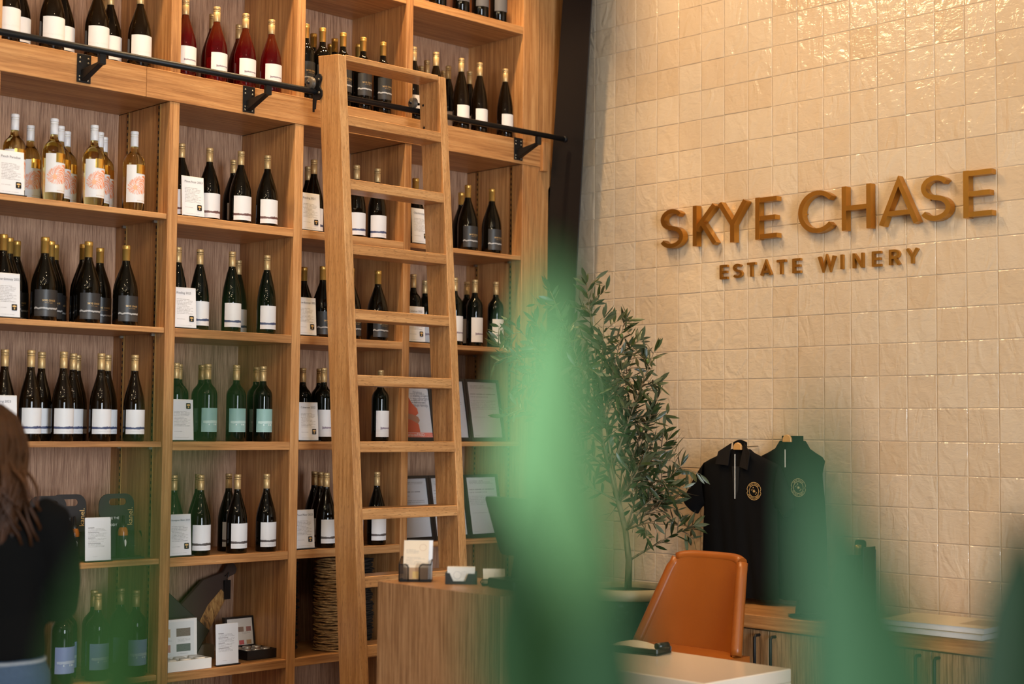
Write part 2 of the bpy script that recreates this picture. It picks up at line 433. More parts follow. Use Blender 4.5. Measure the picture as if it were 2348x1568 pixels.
# ------------------------------------------------------------------ library rail, brackets
RY = 0.035
def railz(x): return 2.924 + (x + 3.02) / 2.85 * 0.019
rail = thing('ladder_rail', 'long black steel pipe rail running along the bookcase fascia', 'rail')
MB().tube([(-3.3, RY, railz(-3.3)), (-0.1875, RY, railz(-0.1875))], 0.0125, 14).obj('pipe', M['black'], rail)
MB().tube([(-0.1875, RY, railz(-0.1875)), (-0.1835, RY, railz(-0.18)), (-0.172, RY, railz(-0.172)), (-0.1695, RY, railz(-0.17))], [0.0125, 0.0155, 0.0155, 0.013], 14).obj('end_cap', M['black'], rail)
for bx, zz in ((-2.628, 2.886), (-1.893, 2.886), (-0.3575, 2.8905)):
    rz = railz(bx)
    bo = MB().box(bx - 0.0285, bx + 0.0285, YB - 0.0065, YB - 0.0025, zz - 0.056, zz + 0.052).obj('bracket', M['black'], rail, 0.001)
    a = MB()
    a.hexa([(bx - 0.013, YB - 0.006, zz - 0.050), (bx + 0.013, YB - 0.006, zz - 0.050), (bx + 0.013, YB - 0.006, zz - 0.008), (bx - 0.013, YB - 0.006, zz - 0.008),
            (bx - 0.011, RY - 0.004, rz - 0.046), (bx + 0.011, RY - 0.004, rz - 0.046), (bx + 0.011, RY - 0.004, rz - 0.038), (bx - 0.011, RY - 0.004, rz - 0.038)])
    a.box(bx - 0.0125, bx + 0.0125, RY - 0.010, RY + 0.010, rz - 0.050, rz - 0.0118)
    a.obj('arm', M['black'], bo, 0.0012)
    for sx in (-0.017, 0.017):
        for sz in (0.036, 0.020, -0.034, -0.047):
            sc = MB().lathe([(0.0001, -0.0086), (0.003, -0.0084), (0.0042, -0.0066)], 8)
            sc.v = [(bx + sx + q[0], YB + q[2], zz + sz + q[1]) for q in sc.v]
            sc.obj('screw', M['chrome'], bo)

# ------------------------------------------------------------------ rolling ladder
XL, LT, LW, YF, LD, LS, ZT = -1.6547, 0.0407, 0.5833, -0.1113, 0.135, 0.0814, 3.0732
def lyf(z): return YF + LS * (z - ZT)
lad = thing('rolling_ladder', 'oak rolling library ladder leaning on the black rail', 'ladder')
for x0 in (XL, XL + LW - LT):
    x1 = x0 + LT
    MB().hexa([(x0, lyf(0.06), 0.06), (x1, lyf(0.06), 0.06), (x1, lyf(0.06) + LD, 0.06), (x0, lyf(0.06) + LD, 0.06),
               (x0, lyf(ZT - .007), ZT - .007), (x1, lyf(ZT - .007), ZT - .007), (x1, lyf(ZT + .008) + LD, ZT + .008), (x0, lyf(ZT + .008) + LD, ZT + .008)]).obj('stile', M['ladder'], lad, 0.002)
xi0, xi1 = XL + LT - 0.0003, XL + LW - LT + 0.0003
def rung(zt, th, name='rung', d=0.115):
    MB().hexa([(xi0, lyf(zt - th) + .002, zt - th), (xi1, lyf(zt - th) + .002, zt - th), (xi1, lyf(zt - th) + d, zt - th), (xi0, lyf(zt - th) + d, zt - th),
               (xi0, lyf(zt) + .002, zt), (xi1, lyf(zt) + .002, zt), (xi1, lyf(zt) + d, zt), (xi0, lyf(zt) + d, zt)]).obj(name, M['rung'], lad, 0.002)
rung(ZT - 0.002, 0.0235, 'top_rail', 0.128)
for i in range(10): rung(2.820 - 0.2647 * i, 0.043)
# hooks, rollers, bolts, casters
for side, x0 in ((-1, XL - 0.0062), (1, XL + LW + 0.0002)):
    zr = railz(x0); yb = lyf(2.93) + LD
    prof = [(-0.030, 0.052), (-0.010, 0.062), (0.006, 0.058), (0.016, 0.046), (0.016, 0.034), (0.006, 0.018), (0.004, 0.008), (0.010, -0.002), (0.020, -0.014),
            (0.020, -0.034), (0.010, -0.046), (-0.006, -0.050), (-0.020, -0.048), (-0.024, -0.085), (-0.034, -0.085), (-0.036, -0.03)]
    hk = MB().prism([(-a, b) for a, b in prof], x0, x0 + 0.006, lambda a, b, c: (c, yb + a - 0.004, 2.945 + b)).obj('hook_plate', M['black'], lad, 0.0008)
    mb = MB()
    mb.box(x0 - 0.001 if side < 0 else x0, x0 + 0.006, yb + 0.030, yb + 0.036, 2.85, 3.00).obj('hook_flange', M['black'], lad)
    for by, bz in ((0.0, 3.0 - 0.02), (-0.004, 2.925)):
        s_ = MB().lathe([(0.0001, 0.004), (0.004, 0.0035), (0.006, 0.0)], 10)
        xx = x0 - 0.0001 if side < 0 else x0 + 0.0061
        s_.v = [(xx + side * q[2], yb + by + q[0] - 0.002, bz + q[1]) for q in s_.v]
        s_.obj('bolt', M['chrome'], lad)
    w = MB().lathe([(0.004, -0.011), (0.022, -0.010), (0.025, -0.006), (0.019, -0.001), (0.019, 0.001), (0.025, 0.006), (0.022, 0.010), (0.004, 0.011)], 20)
    xc = x0 - 0.020 if side < 0 else XL + LW - LT - 0.0005
    if side > 0: xc = XL + LW - LT * 0.5 - 0.04
    w.v = [(xc + q[2], RY + q[0], railz(xc) + 0.0125 + 0.0195 + q[1]) for q in w.v]
    w.obj('roller', M['wheel'], lad)
    MB().tube([(xc - 0.02, RY, railz(xc) + 0.032), (xc + 0.035, RY, railz(xc) + 0.032)], 0.006, 8).obj('axle', M['black'], lad)
for zz in (2.955, 2.855):
    s_ = MB().lathe([(0.0001, 0.002), (0.005, 0.0015), (0.0062, 0.0)], 10)
    s_.v = [(xi1 - 0.0003 - q[2], lyf(zz) + LD - 0.024 + q[0], zz + q[1]) for q in s_.v]
    s_.obj('bolt', M['black'], lad)
for x0 in (XL, XL + LW - LT):
    MB().box(x0 + 0.004, x0 + LT - 0.004, lyf(0) + 0.02, lyf(0) + LD - 0.02, 0.045, 0.061).obj('caster_plate', M['black'], lad)
    w = MB().lathe([(0.003, -0.012), (0.028, -0.011), (0.03, 0), (0.028, 0.011), (0.003, 0.012)], 16)
    w.v = [(x0 + LT / 2 + q[2], lyf(0) + LD / 2 + q[0], 0.03 + q[1]) for q in w.v]
    w.obj('caster', M['wheel'], lad)

# ------------------------------------------------------------------ wine bottles
def bottle_profile(kind, H, R, capr):
    nr = capr * 0.94
    if kind == 'burgundy': pts = [(0.92, 0.0), (1, 0.012), (1, 0.20), (1, 0.38), (0.985, 0.43), (0.93, 0.49), (0.83, 0.55), (0.70, 0.61), (0.56, 0.67), (0.45, 0.72), (nr / R + 0.03, 0.77), (nr / R, 0.82)]
    elif kind == 'flute': pts = [(0.92, 0.0), (1, 0.012), (1, 0.20), (1, 0.36), (0.985, 0.42), (0.94, 0.48), (0.86, 0.55), (0.76, 0.61), (0.64, 0.67), (0.53, 0.73), (nr / R + 0.04, 0.79), (nr / R, 0.83)]
    else: pts = [(0.92, 0.0), (1, 0.012), (1, 0.20), (1, 0.40), (1, 0.585), (0.985, 0.615), (0.93, 0.65), (0.82, 0.68), (0.66, 0.705), (0.52, 0.725), (nr / R + 0.04, 0.755), (nr / R, 0.80)]
    return [(r * R, z * H) for r, z in pts]
def hills_mat(name, paper, hill, v0=0.26, amp=0.05, thick=0.07, band=True):
    t = NT(name); u, v, _ = t.sep(t.coord('UV'))[0:3]
    n = t.noise(t.comb(t.m('MULTIPLY', u, 2.2), 3.1, 0), 2.0, 3, 0.5)
    n2 = t.noise(t.comb(t.m('MULTIPLY', u, 3.0), 7.1, 0), 2.6, 2, 0.5)
    top = t.m('ADD', v0, t.m('MULTIPLY', t.m('SUBTRACT', n, 0.35), amp * 3))
    bot = t.m('ADD', v0 - thick, t.m('MULTIPLY', t.m('SUBTRACT', n2, 0.5), amp * 1.2))
    mk = t.m('MULTIPLY', t.m('LESS_THAN', v, top), t.m('GREATER_THAN', v, bot))
    tone = t.noise(t.comb(t.m('MULTIPLY', u, 14), t.m('MULTIPLY', v, 60), 0), 2, 2)
    hc = t.mix(tone, tuple(c * 0.7 for c in hill), tuple(min(1, c * 1.8 + 0.03) for c in hill))
    col = t.mix(mk, paper, hc)
    tx = t.m('MULTIPLY', t.m('MULTIPLY', t.m('LESS_THAN', t.m('ABSOLUTE', t.m('SUBTRACT', v, 0.10)), 0.012), t.m('LESS_THAN', t.m('ABSOLUTE', t.m('SUBTRACT', u, 0.5)), 0.3)),
             t.m('GREATER_THAN', t.noise(t.comb(t.m('MULTIPLY', u, 90), 0, 0), 1, 0), 0.5))
    col = t.mix(t.m('MULTIPLY', tx, 0.45), col, (0.35, 0.33, 0.36))
    return t.P(color=col, rough=0.55)
def stroke_mat(name, paper, ink):
    t = NT(name); u, v, _ = t.sep(t.coord('UV'))[0:3]
    n = t.noise(t.comb(t.m('MULTIPLY', u, 5), t.m('MULTIPLY', v, 2), 0), 3, 3, 0.6)
    c = t.m('ADD', 0.33, t.m('MULTIPLY', t.m('SUBTRACT', n, 0.5), 0.10))
    wd = t.m('ADD', 0.026, t.m('MULTIPLY', t.m('POWER', t.m('ABSOLUTE', t.m('SUBTRACT', u, 0.52)), 2.0), 0.35))
    mk = t.m('MULTIPLY', t.m('LESS_THAN', t.m('ABSOLUTE', t.m('SUBTRACT', v, c)), wd), t.m('LESS_THAN', t.m('ABSOLUTE', t.m('SUBTRACT', u, 0.52)), 0.30))
    mk = t.m('MULTIPLY', mk, t.m('ADD', 0.55, t.m('MULTIPLY', n, 0.6)))
    sh = t.m('MULTIPLY', t.m('LESS_THAN', t.m('ABSOLUTE', t.m('SUBTRACT', v, 0.24)), 0.05), t.m('MULTIPLY', n, 0.25))
    col = t.mix(sh, paper, tuple(0.6 * a + 0.4 * b for a, b in zip(paper, ink)))
    return t.P(color=t.mix(mk, col, ink), rough=0.55)
def dark_label_mat(name):
    t = NT(name); u, v, _ = t.sep(t.coord('UV'))[0:3]
    n = t.noise(t.comb(t.m('MULTIPLY', u, 2.4), 1.3, 0), 2.2, 3, 0.5)
    c = t.m('ADD', 0.30, t.m('MULTIPLY', t.m('SUBTRACT', n, 0.5), 0.16))
    n2 = t.noise(t.comb(t.m('MULTIPLY', u, 5), 9, 0), 2, 2)
    mk = t.m('LESS_THAN', t.m('ABSOLUTE', t.m('SUBTRACT', v, c)), t.m('MULTIPLY', n2, 0.06))
    lo = t.m('LESS_THAN', v, 0.22)
    ln = t.m('MULTIPLY', t.m('GREATER_THAN', t.m('FRACT', t.m('MULTIPLY', v, 22)), 0.6), t.m('MULTIPLY', lo, t.m('GREATER_THAN', v, 0.06)))
    col = t.mix(t.m('MULTIPLY', lo, 0.5), (0.022, 0.022, 0.024), (0.045, 0.04, 0.036))
    col = t.mix(t.m('MULTIPLY', ln, 0.35), col, (0.09, 0.08, 0.07))
    return t.P(color=t.mix(mk, col, (0.42, 0.42, 0.42)), rough=0.42)
def feather_mat(name):
    t = NT(name); u, v, _ = t.sep(t.coord('UV'))[0:3]
    du = t.m('SUBTRACT', u, 0.34); dv = t.m('SUBTRACT', v, 0.40)
    ang = t.m('ARCTAN2', dv, du); rad = t.m('SQRT', t.m('ADD', t.m('MULTIPLY', du, du), t.m('MULTIPLY', dv, dv)))
    nz = t.noise(t.comb(t.m('MULTIPLY', u, 5), t.m('MULTIPLY', v, 7), 0), 2, 3, 0.6)
    swa = t.m('ADD', ang, t.m('MULTIPLY', rad, 2.6))
    w = t.noise(t.comb(t.m('MULTIPLY', t.m('SINE', swa), 5.0), t.m('MULTIPLY', t.m('COSINE', swa), 5.0), t.m('MULTIPLY', rad, 2.2)), 1.6, 2, 0.6)
    fine = t.noise(t.comb(t.m('MULTIPLY', t.m('SINE', swa), 22.0), t.m('MULTIPLY', t.m('COSINE', swa), 22.0), t.m('MULTIPLY', rad, 4.0)), 1.6, 1, 0.5)
    rag = t.noise(t.comb(t.m('MULTIPLY', t.m('SINE', ang), 6.0), t.m('MULTIPLY', t.m('COSINE', ang), 6.0), 0), 1.5, 3, 0.7)
    ex_ = t.m('ADD', t.m('POWER', t.m('DIVIDE', t.m('SUBTRACT', u, 0.56), 0.50), 2.0), t.m('POWER', t.m('DIVIDE', t.m('SUBTRACT', t.m('ADD', v, t.m('MULTIPLY', u, -0.16)), 0.38), 0.25), 2.0))
    body = t.m('LESS_THAN', ex_, t.m('ADD', 0.35, t.m('MULTIPLY', rag, 1.25)))
    mk = t.m('MULTIPLY', body, t.m('GREATER_THAN', t.m('ADD', t.m('MULTIPLY', w, 0.5), t.m('MULTIPLY', fine, 0.5)), 0.49))
    col = t.mix(mk, (0.76, 0.77, 0.80), (0.80, 0.24, 0.07))
    core = t.m('LESS_THAN', rad, 0.075)
    col = t.mix(t.m('MULTIPLY', core, 0.8), col, (0.85, 0.42, 0.20))
    tx = t.m('MULTIPLY', t.m('LESS_THAN', t.m('ABSOLUTE', t.m('SUBTRACT', v, 0.055)), 0.012), t.m('MULTIPLY', t.m('GREATER_THAN', u, 0.42), t.m('GREATER_THAN', t.noise(t.comb(t.m('MULTIPLY', u, 70), 0, 0), 1, 0), 0.48)))
    col = t.mix(t.m('MULTIPLY', tx, 0.7), col, (0.55, 0.40, 0.28))
    tx2 = t.m('MULTIPLY', t.m('MULTIPLY', t.m('LESS_THAN', t.m('ABSOLUTE', t.m('SUBTRACT', v, 0.17)), 0.035), t.m('GREATER_THAN', u, 0.76)), t.m('MULTIPLY', t.m('GREATER_THAN', t.m('FRACT', t.m('MULTIPLY', v, 40)), 0.5), t.m('GREATER_THAN', t.noise(t.comb(t.m('MULTIPLY', u, 80), t.m('MULTIPLY', v, 40), 0), 1, 0), 0.5)))
    col = t.mix(t.m('MULTIPLY', tx2, 0.5), col, (0.4, 0.4, 0.42))
    return t.P(color=col, rough=0.5)
def band_label_mat(name, c0, c1):
    t = NT(name); u, v, _ = t.sep(t.coord('UV'))[0:3]
    n = t.noise(t.comb(t.m('MULTIPLY', u, 3), t.m('MULTIPLY', v, 9), 0), 2.5, 3, 0.6)
    mk = t.m('MULTIPLY', t.m('LESS_THAN', t.m('ABSOLUTE', t.m('SUBTRACT', v, t.m('ADD', 0.42, t.m('MULTIPLY', t.m('SUBTRACT', n, 0.5), 0.10)))), 0.055), t.m('LESS_THAN', t.m('ABSOLUTE', t.m('SUBTRACT', u, 0.5)), 0.42))
    low = t.m('MULTIPLY', t.m('LESS_THAN', v, 0.34), t.m('MULTIPLY', n, 0.35))
    col = t.mix(mk, t.mix(low, c0, c1), c1)
    tx = t.m('MULTIPLY', t.m('MULTIPLY', t.m('LESS_THAN', t.m('ABSOLUTE', t.m('SUBTRACT', v, 0.31)), 0.03), t.m('LESS_THAN', t.m('ABSOLUTE', t.m('SUBTRACT', u, 0.5)), 0.24)), t.m('GREATER_THAN', t.noise(t.comb(t.m('MULTIPLY', u, 26), 2, 0), 1, 0), 0.5))
    return t.P(color=t.mix(t.m('MULTIPLY', tx, 0.8), col, (0.85, 0.9, 0.9)), rough=0.5)
def capmat(name, c, rough=0.38, metal=0.35):
    t = NT(name); z = t.sep(t.coord('Object'))[2]
    return t.P(color=c, rough=rough, metal=metal)
def rose_glass():
    t = NT('rose_wine_glass'); z = t.sep(t.coord('Object'))[2]
    k = t.m('SMOOTH_MIN', 1.0, t.m('MAXIMUM', 0.0, t.m('MULTIPLY', t.m('SUBTRACT', z, 0.165), 16.0)), 0.1)
    return t.P(color=t.mix(k, (0.17, 0.004, 0.006), (0.22, 0.038, 0.010)), rough=0.02, trans=0.75, ior=1.36)
GL = {'dark': plain('dark_olive_glass', (0.0035, 0.0026, 0.0013), 0.025, spec=0.3),
      'amber': plain('dark_amber_glass', (0.007, 0.0036, 0.0012), 0.025, spec=0.3),
      'green': plain('dark_green_glass', (0.0024, 0.0038, 0.0022), 0.025, spec=0.3),
      'rose': rose_glass(),
      'clear': NT('white_wine_glass').P(color=(0.93, 0.80, 0.36), rough=0.01, trans=1.0, ior=1.36)}
CAP = {'tan': capmat('champagne_cap', (0.62, 0.43, 0.20), 0.4, 0.45), 'gold': capmat('gold_foil', (0.66, 0.40, 0.10), 0.32, 0.7), 'white': capmat('white_cap', (0.74, 0.75, 0.80), 0.3, 0.0)}
PAPER = (0.75, 0.765, 0.80)
LAB = {'brownhill': hills_mat('label_brown_hills', PAPER, (0.10, 0.045, 0.045)), 'navyhill': hills_mat('label_navy_hills', PAPER, (0.03, 0.045, 0.12)),
       'greyhill': hills_mat('label_grey_hills', PAPER, (0.06, 0.05, 0.05)), 'plain': hills_mat('label_cream_plain', (0.78, 0.76, 0.75), (0.72, 0.66, 0.62), 0.30, 0.06, 0.05),
       'stroke': stroke_mat('label_brush_stroke', (0.78, 0.76, 0.75), (0.20, 0.14, 0.20)), 'dark': dark_label_mat('label_charcoal'), 'feather': feather_mat('label_feather_print'),
       'teal': band_label_mat('label_teal', (0.26, 0.46, 0.44), (0.50, 0.68, 0.66)), 'lav': band_label_mat('label_lavender', (0.24, 0.28, 0.58), (0.50, 0.54, 0.75)),
       'greylab': plain('label_grey', (0.10, 0.10, 0.11), 0.5)}
M['goldseal'] = plain('gold_foil_seal', (0.90, 0.58, 0.14), 0.22, metal=1.0)
# code: profile, H, R, cap radius, cap length, glass, cap, label, label v0, v1 (fractions of H), half angle
BT = {'F': ('bordeaux', .312, .0410, .0150, .060, 'clear', 'white', 'feather', .10, .565, 72),
      'C': ('burgundy', .311, .0475, .0152, .060, 'dark', 'gold', 'dark', .05, .365, 66),
      'G': ('burgundy', .333, .0405, .0142, .062, 'amber', 'tan', 'navyhill', .085, .365, 72),
      'A': ('burgundy', .301, .0445, .0140, .058, 'dark', 'tan', 'brownhill', .04, .37, 68),
      'B': ('flute', .329, .0390, .0140, .062, 'green', 'tan', 'navyhill', .06, .355, 78),
      'H': ('bordeaux', .310, .0395, .0140, .062, 'green', 'tan', 'teal', .125, .43, 70),
      'P': ('burgundy', .317, .0420, .0138, .060, 'dark', 'tan', 'greyhill', .065, .38, 70),
      'D': ('burgundy', .315, .0450, .0142, .062, 'rose', 'tan', 'stroke', .12, .38, 62),
      'J': ('bordeaux', .331, .0405, .0145, .062, 'dark', 'gold', 'dark', .20, .495, 66),
      'R': ('flute', .342, .0395, .0140, .064, 'amber', 'tan', 'plain', .11, .34, 68),
      'M': ('burgundy', .320, .0415, .0142, .062, 'dark', 'tan', 'navyhill', .03, .335, 74),
      'I': ('bordeaux', .315, .0385, .0140, .062, 'green', 'tan', 'stroke', .065, .43, 68),
      'K': ('bordeaux', .322, .0430, .0140, .062, 'green', 'tan', 'lav', .13, .43, 68),
      'E': ('burgundy', .317, .0455, .0142, .062, 'amber', 'tan', 'plain', .10, .395, 68),
      'L': ('bordeaux', .331, .0410, .0145, .062, 'dark', 'gold', 'greylab', .16, .44, 66)}
proto = {}
for k, (pk, H, R, cr, cl, gl, cp, lb, v0, v1, ha) in BT.items():
    prof = bottle_profile(pk, H, R, cr)
    prof = [(0.0002, 0.010 if gl in ('rose', 'clear') else 0.004), (R * 0.6, 0.006), (R * 0.86, 0.0)] + prof + [(cr * 0.94, H - 0.006), (0.0002, H - 0.006)]
    g = MB().lathe(prof, 32).mesh('glass'); g.materials.append(GL[gl])
    z1 = H; z0 = H - cl; e = 0.0009
    if cp == 'gold': cpf = [(cr * 0.96, z0), (cr, z0 + .0005), (cr, z1 - .016), (cr + e, z1 - .0155), (cr + e, z1 - .014), (cr, z1 - .0135), (cr * 1.05, z1 - .012), (cr * 1.05, z1 - .003), (cr * 0.97, z1), (0.0002, z1 + .0005)]
    else: cpf = [(cr * 0.97, z0), (cr, z0 + .0005), (cr, z1 - .022), (cr - e, z1 - .0212), (cr - e, z1 - .0202), (cr, z1 - .0194), (cr, z1 - .015), (cr - e, z1 - .0142), (cr - e, z1 - .013), (cr + .0004, z1 - .0118), (cr + .0004, z1 - .002), (cr * 0.93, z1), (0.0002, z1)]
    c = MB().lathe(cpf, 24).mesh('cap'); c.materials.append(CAP[cp])
    RL = R + 0.0006; h0, h1 = v0 * H, v1 * H
    def lab(u, v, RL=RL, h0=h0, h1=h1, ha=ha):
        a = math.radians(-90 - ha + 2 * ha * u); return (RL * math.cos(a), RL * math.sin(a), h0 + (h1 - h0) * v)
    l = MB().grid(lab, 20, 1).mesh('label'); l.materials.append(LAB[lb])
    ex = []
    if k == 'F':
        def seal(u, v): 
            a = math.radians(-90 - 18 + 80 * u); return ((RL + .0006) * math.cos(a), (RL + .0006) * math.sin(a), h0 + (h1 - h0) * (0.775 + 0.245 * v))
        s_ = MB().grid(seal, 12, 1).mesh('gold_seal'); s_.materials.append(M['goldseal']); ex.append(s_)
    if lb == 'dark':
        mb = MB(); lay, wd = line_layout('SKYE CHASE', 0.16, 0.42); sc = 0.052 / wd
        for ch, xx in lay:
            glyph(mb, ch, lambda x, y, d, xx=xx: ((RL + .0005) * math.cos(-PI / 2 + ((xx + x) * sc - 0.026) / RL), (RL + .0005) * math.sin(-PI / 2 + ((xx + x) * sc - 0.026) / RL), h0 + (h1 - h0) * 0.56 + y * sc), 0)
        lay, wd2 = line_layout('ESTATE WINERY', 0.34, 0.7); sc2 = 0.030 / wd2
        for ch, xx in lay:
            glyph(mb, ch, lambda x, y, d, xx=xx: ((RL + .0005) * math.cos(-PI / 2 + ((xx + x) * sc2 - 0.015) / RL), (RL + .0005) * math.sin(-PI / 2 + ((xx + x) * sc2 - 0.015) / RL), h0 + (h1 - h0) * 0.49 + y * sc2), 0)
        s_ = mb.mesh('lettering'); s_.materials.append(M['gold_ink']); ex.append(s_)
    proto[k] = (g, c, l, ex)
SZ = {'U2': 3.49, 'U1': 2.938, 'r1': 2.378, 'r2': 1.933, 'r3': 1.491, 'r4': 1.041, 'r5': .599}
BOT = {('E', 'U1'): [(-2.905, 0.229), (-2.73, 0.229), (-2.546, 0.229), (-2.363, 0.229), (-2.818, 0.324), (-2.639, 0.324), (-2.439, 0.324), (-2.413, 0.424)],
 ('D', 'U1'): [(-2.16, 0.229), (-2.014, 0.229), (-1.875, 0.229), (-1.746, 0.229), (-1.967, 0.334), (-1.798, 0.394)],
 ('J', 'U1'): [(-1.569, 0.229), (-1.481, 0.229), (-1.37, 0.229), (-1.259, 0.229), (-1.146, 0.229), (-1.452, 0.334), (-1.336, 0.334), (-1.291, 0.424), (-1.203, 0.334)],
 ('R', 'U1'): [(-0.967, 0.229), (-0.833, 0.229), (-0.676, 0.229), (-0.559, 0.229), (-0.391, 0.229), (-0.764, 0.374), (-0.71, 0.479), (-0.619, 0.385), (-0.571, 0.475), (-0.477, 0.39)],
 ('L', 'U2'): [(-0.827, 0.229), (-0.683, 0.229), (-0.56, 0.229), (-0.44, 0.229)],
 ('F', 'r1'): [(-2.851, 0.258), (-2.71, 0.229), (-2.546, 0.229), (-2.375, 0.229), (-2.713, 0.413), (-2.627, 0.341), (-2.559, 0.421), (-2.462, 0.34), (-2.4, 0.421)],
 ('C', 'r2'): [(-2.88, 0.264), (-2.734, 0.229), (-2.558, 0.229), (-2.399, 0.229), (-2.819, 0.344), (-2.754, 0.418), (-2.663, 0.324), (-2.6, 0.414), (-2.528, 0.324), (-2.425, 0.385), (-1.432, 0.264), (-1.308, 0.229), (-1.157, 0.229), (-1.466, 0.357)],
 ('G', 'r3'): [(-2.865, 0.257), (-2.777, 0.229), (-2.648, 0.229), (-2.494, 0.229), (-2.351, 0.229), (-2.688, 0.324), (-2.559, 0.324), (-2.489, 0.424), (-2.415, 0.324)],
 ('A', 'r1'): [(-2.145, 0.261), (-2.014, 0.261), (-1.885, 0.229), (-1.754, 0.229), (-1.792, 0.423)],
 ('B', 'r2'): [(-2.154, 0.256), (-2.053, 0.256), (-1.918, 0.229), (-1.747, 0.229), (-1.72, 0.481)],
 ('H', 'r3'): [(-2.152, 0.256), (-2.023, 0.229), (-1.887, 0.229), (-1.757, 0.229), (-2.091, 0.334), (-1.985, 0.334), (-1.719, 0.334)],
 ('P', 'r4'): [(-2.149, 0.259), (-2.045, 0.229), (-1.872, 0.229), (-1.73, 0.229), (-1.991, 0.334), (-1.845, 0.334), (-1.423, 0.229), (-1.275, 0.229), (-1.147, 0.229), (-1.384, 0.324), (-1.345, 0.42)],
 ('M', 'r1'): [(-1.494, 0.258), (-1.285, 0.229), (-1.168, 0.229), (-1.413, 0.411)],
 ('I', 'r3'): [(-1.426, 0.255), (-1.135, 0.229), (-1.39, 0.334), (-1.479, 0.334)],
 ('C', 'r1'): [(-0.917, 0.264), (-0.626, 0.229), (-0.472, 0.229), (-0.494, 0.421)],
 ('I', 'r2'): [(-0.931, 0.255), (-0.702, 0.229), (-0.576, 0.229), (-0.441, 0.229), (-0.71, 0.431), (-0.536, 0.328)],
 ('K', 'r5'): [(-2.624, 0.229), (-2.484, 0.229), (-2.322, 0.229), (-2.559, 0.334), (-2.443, 0.334), (-2.328, 0.334)]}
TXT = {'F': 'clear white-capped bottle with feather label', 'C': 'gold-capped charcoal-label bottle', 'G': 'dark bottle with navy-hill label', 'A': 'dark bottle with brown-hill label',
       'B': 'slender dark bottle with navy-hill label', 'H': 'dark bottle with teal label', 'P': 'dark bottle with grey-hill label', 'D': 'red rose-wine bottle', 'J': 'gold-capped charcoal-label bottle',
       'R': 'slender dark white-label bottle', 'M': 'dark bottle with navy-hill label', 'I': 'dark bottle with brush-stroke label', 'K': 'dark bottle with lavender label', 'E': 'dark bottle with plain white label', 'L': 'dark bottle with grey label'}
ORD = ['nearest', 'second', 'third', 'fourth', 'fifth', 'sixth', 'seventh']
def bay_of(x): return 1 if x < -2.23 else 2 if x < -1.63 else 3 if x < -1.04 else 4
PLACE = {1: 'outer bay', 2: 'second bay', 3: 'behind ladder', 4: 'column bay'}
PLACE_ROW = {'U1': 'above rail', 'U2': 'topmost shelf'}
for (k, row), lst in BOT.items():
    g, c, l, ex = proto[k]
    rank = {}
    for bx, by in sorted(lst, reverse=True):
        bay = bay_of(bx); fr = 'front' if by < .26 else 'back'
        n = rank.get((bay, fr), 0); rank[(bay, fr)] = n + 1
        place = PLACE_ROW.get(row, PLACE[bay])
        o1 = ORD[n] if n else 'first'
        lbl = f"{TXT[k]}, {place}, {fr} row, {o1} from black column"
        b = thing('wine_bottle', lbl, 'bottle', (bx, by, SZ[row]), math.radians(random.uniform(-6, 6)), f"{TXT[k].replace(' bottle', '')} bottles, {place} {row[1] if row[0] == 'r' else ''}".strip())
        link('glass', g, parent=b); link('cap', c, parent=b); la = link('label', l, parent=b)
        for s_ in ex: link(s_.name.split('.')[0], s_, parent=la)

# ------------------------------------------------------------------ printed cards
def print_mat(name, blocks, paper=(0.78, 0.80, 0.85), ink=(0.16, 0.16, 0.19), extra=()):
    """blocks: (u0,u1,v0,v1,lines,weight) ; extra: (u0,u1,v0,v1,color)"""
    t = NT(name); u, v, _ = t.sep(t.coord('UV'))[0:3]
    col = None; mk = None
    for (u0, u1, v0, v1, nl, wt) in blocks:
        lv = t.m('MULTIPLY', t.m('SUBTRACT', v, v0), nl / (v1 - v0)); row = t.m('FLOOR', lv)
        ln = t.m('LESS_THAN', t.m('ABSOLUTE', t.m('SUBTRACT', t.m('FRACT', lv), 0.5)), 0.24)
        tx = t.m('GREATER_THAN', t.noise(t.comb(t.m('MULTIPLY', u, 85), t.m('MULTIPLY', row, 3.7), 0.3), 1.0, 1), 0.44)
        wn = t.new('ShaderNodeTexWhiteNoise', noise_dimensions='2D'); t.set(wn, 'Vector', t.comb(row, v0 * 10, 0))
        ue = t.m('SUBTRACT', u1, t.m('MULTIPLY', t.m('POWER', wn.outputs[0], 3.0), (u1 - u0) * 0.6))
        q = t.m('MULTIPLY', t.m('MULTIPLY', ln, tx), t.m('MULTIPLY', t.m('MULTIPLY', t.m('GREATER_THAN', u, u0), t.m('LESS_THAN', u, ue)), t.m('MULTIPLY', t.m('GREATER_THAN', v, v0), t.m('LESS_THAN', v, v1))))
        q = t.m('MULTIPLY', q, wt); mk = q if mk is None else t.m('MAXIMUM', mk, q)
    col = t.mix(mk, paper, ink) if mk is not None else t.mix(0.0, paper, ink)
    for (u0, u1, v0, v1, c) in extra:
        q = t.m('MULTIPLY', t.m('MULTIPLY', t.m('GREATER_THAN', u, u0), t.m('LESS_THAN', u, u1)), t.m('MULTIPLY', t.m('GREATER_THAN', v, v0), t.m('LESS_THAN', v, v1)))
        nz = t.noise(t.comb(t.m('MULTIPLY', u, 60), t.m('MULTIPLY', v, 60), 0), 1, 2)
        col = t.mix(t.m('MULTIPLY', q, t.m('ADD', 0.6, t.m('MULTIPLY', nz, 0.5))), col, c)
    return t.P(color=col, rough=0.35)
M['card'] = print_mat('card_print', [(0.12, 0.88, 0.34, 0.74, 11, 0.6), (0.12, 0.55, 0.20, 0.235, 1, 0.45), (0.14, 0.8, 0.045, 0.075, 1, 0.4)])
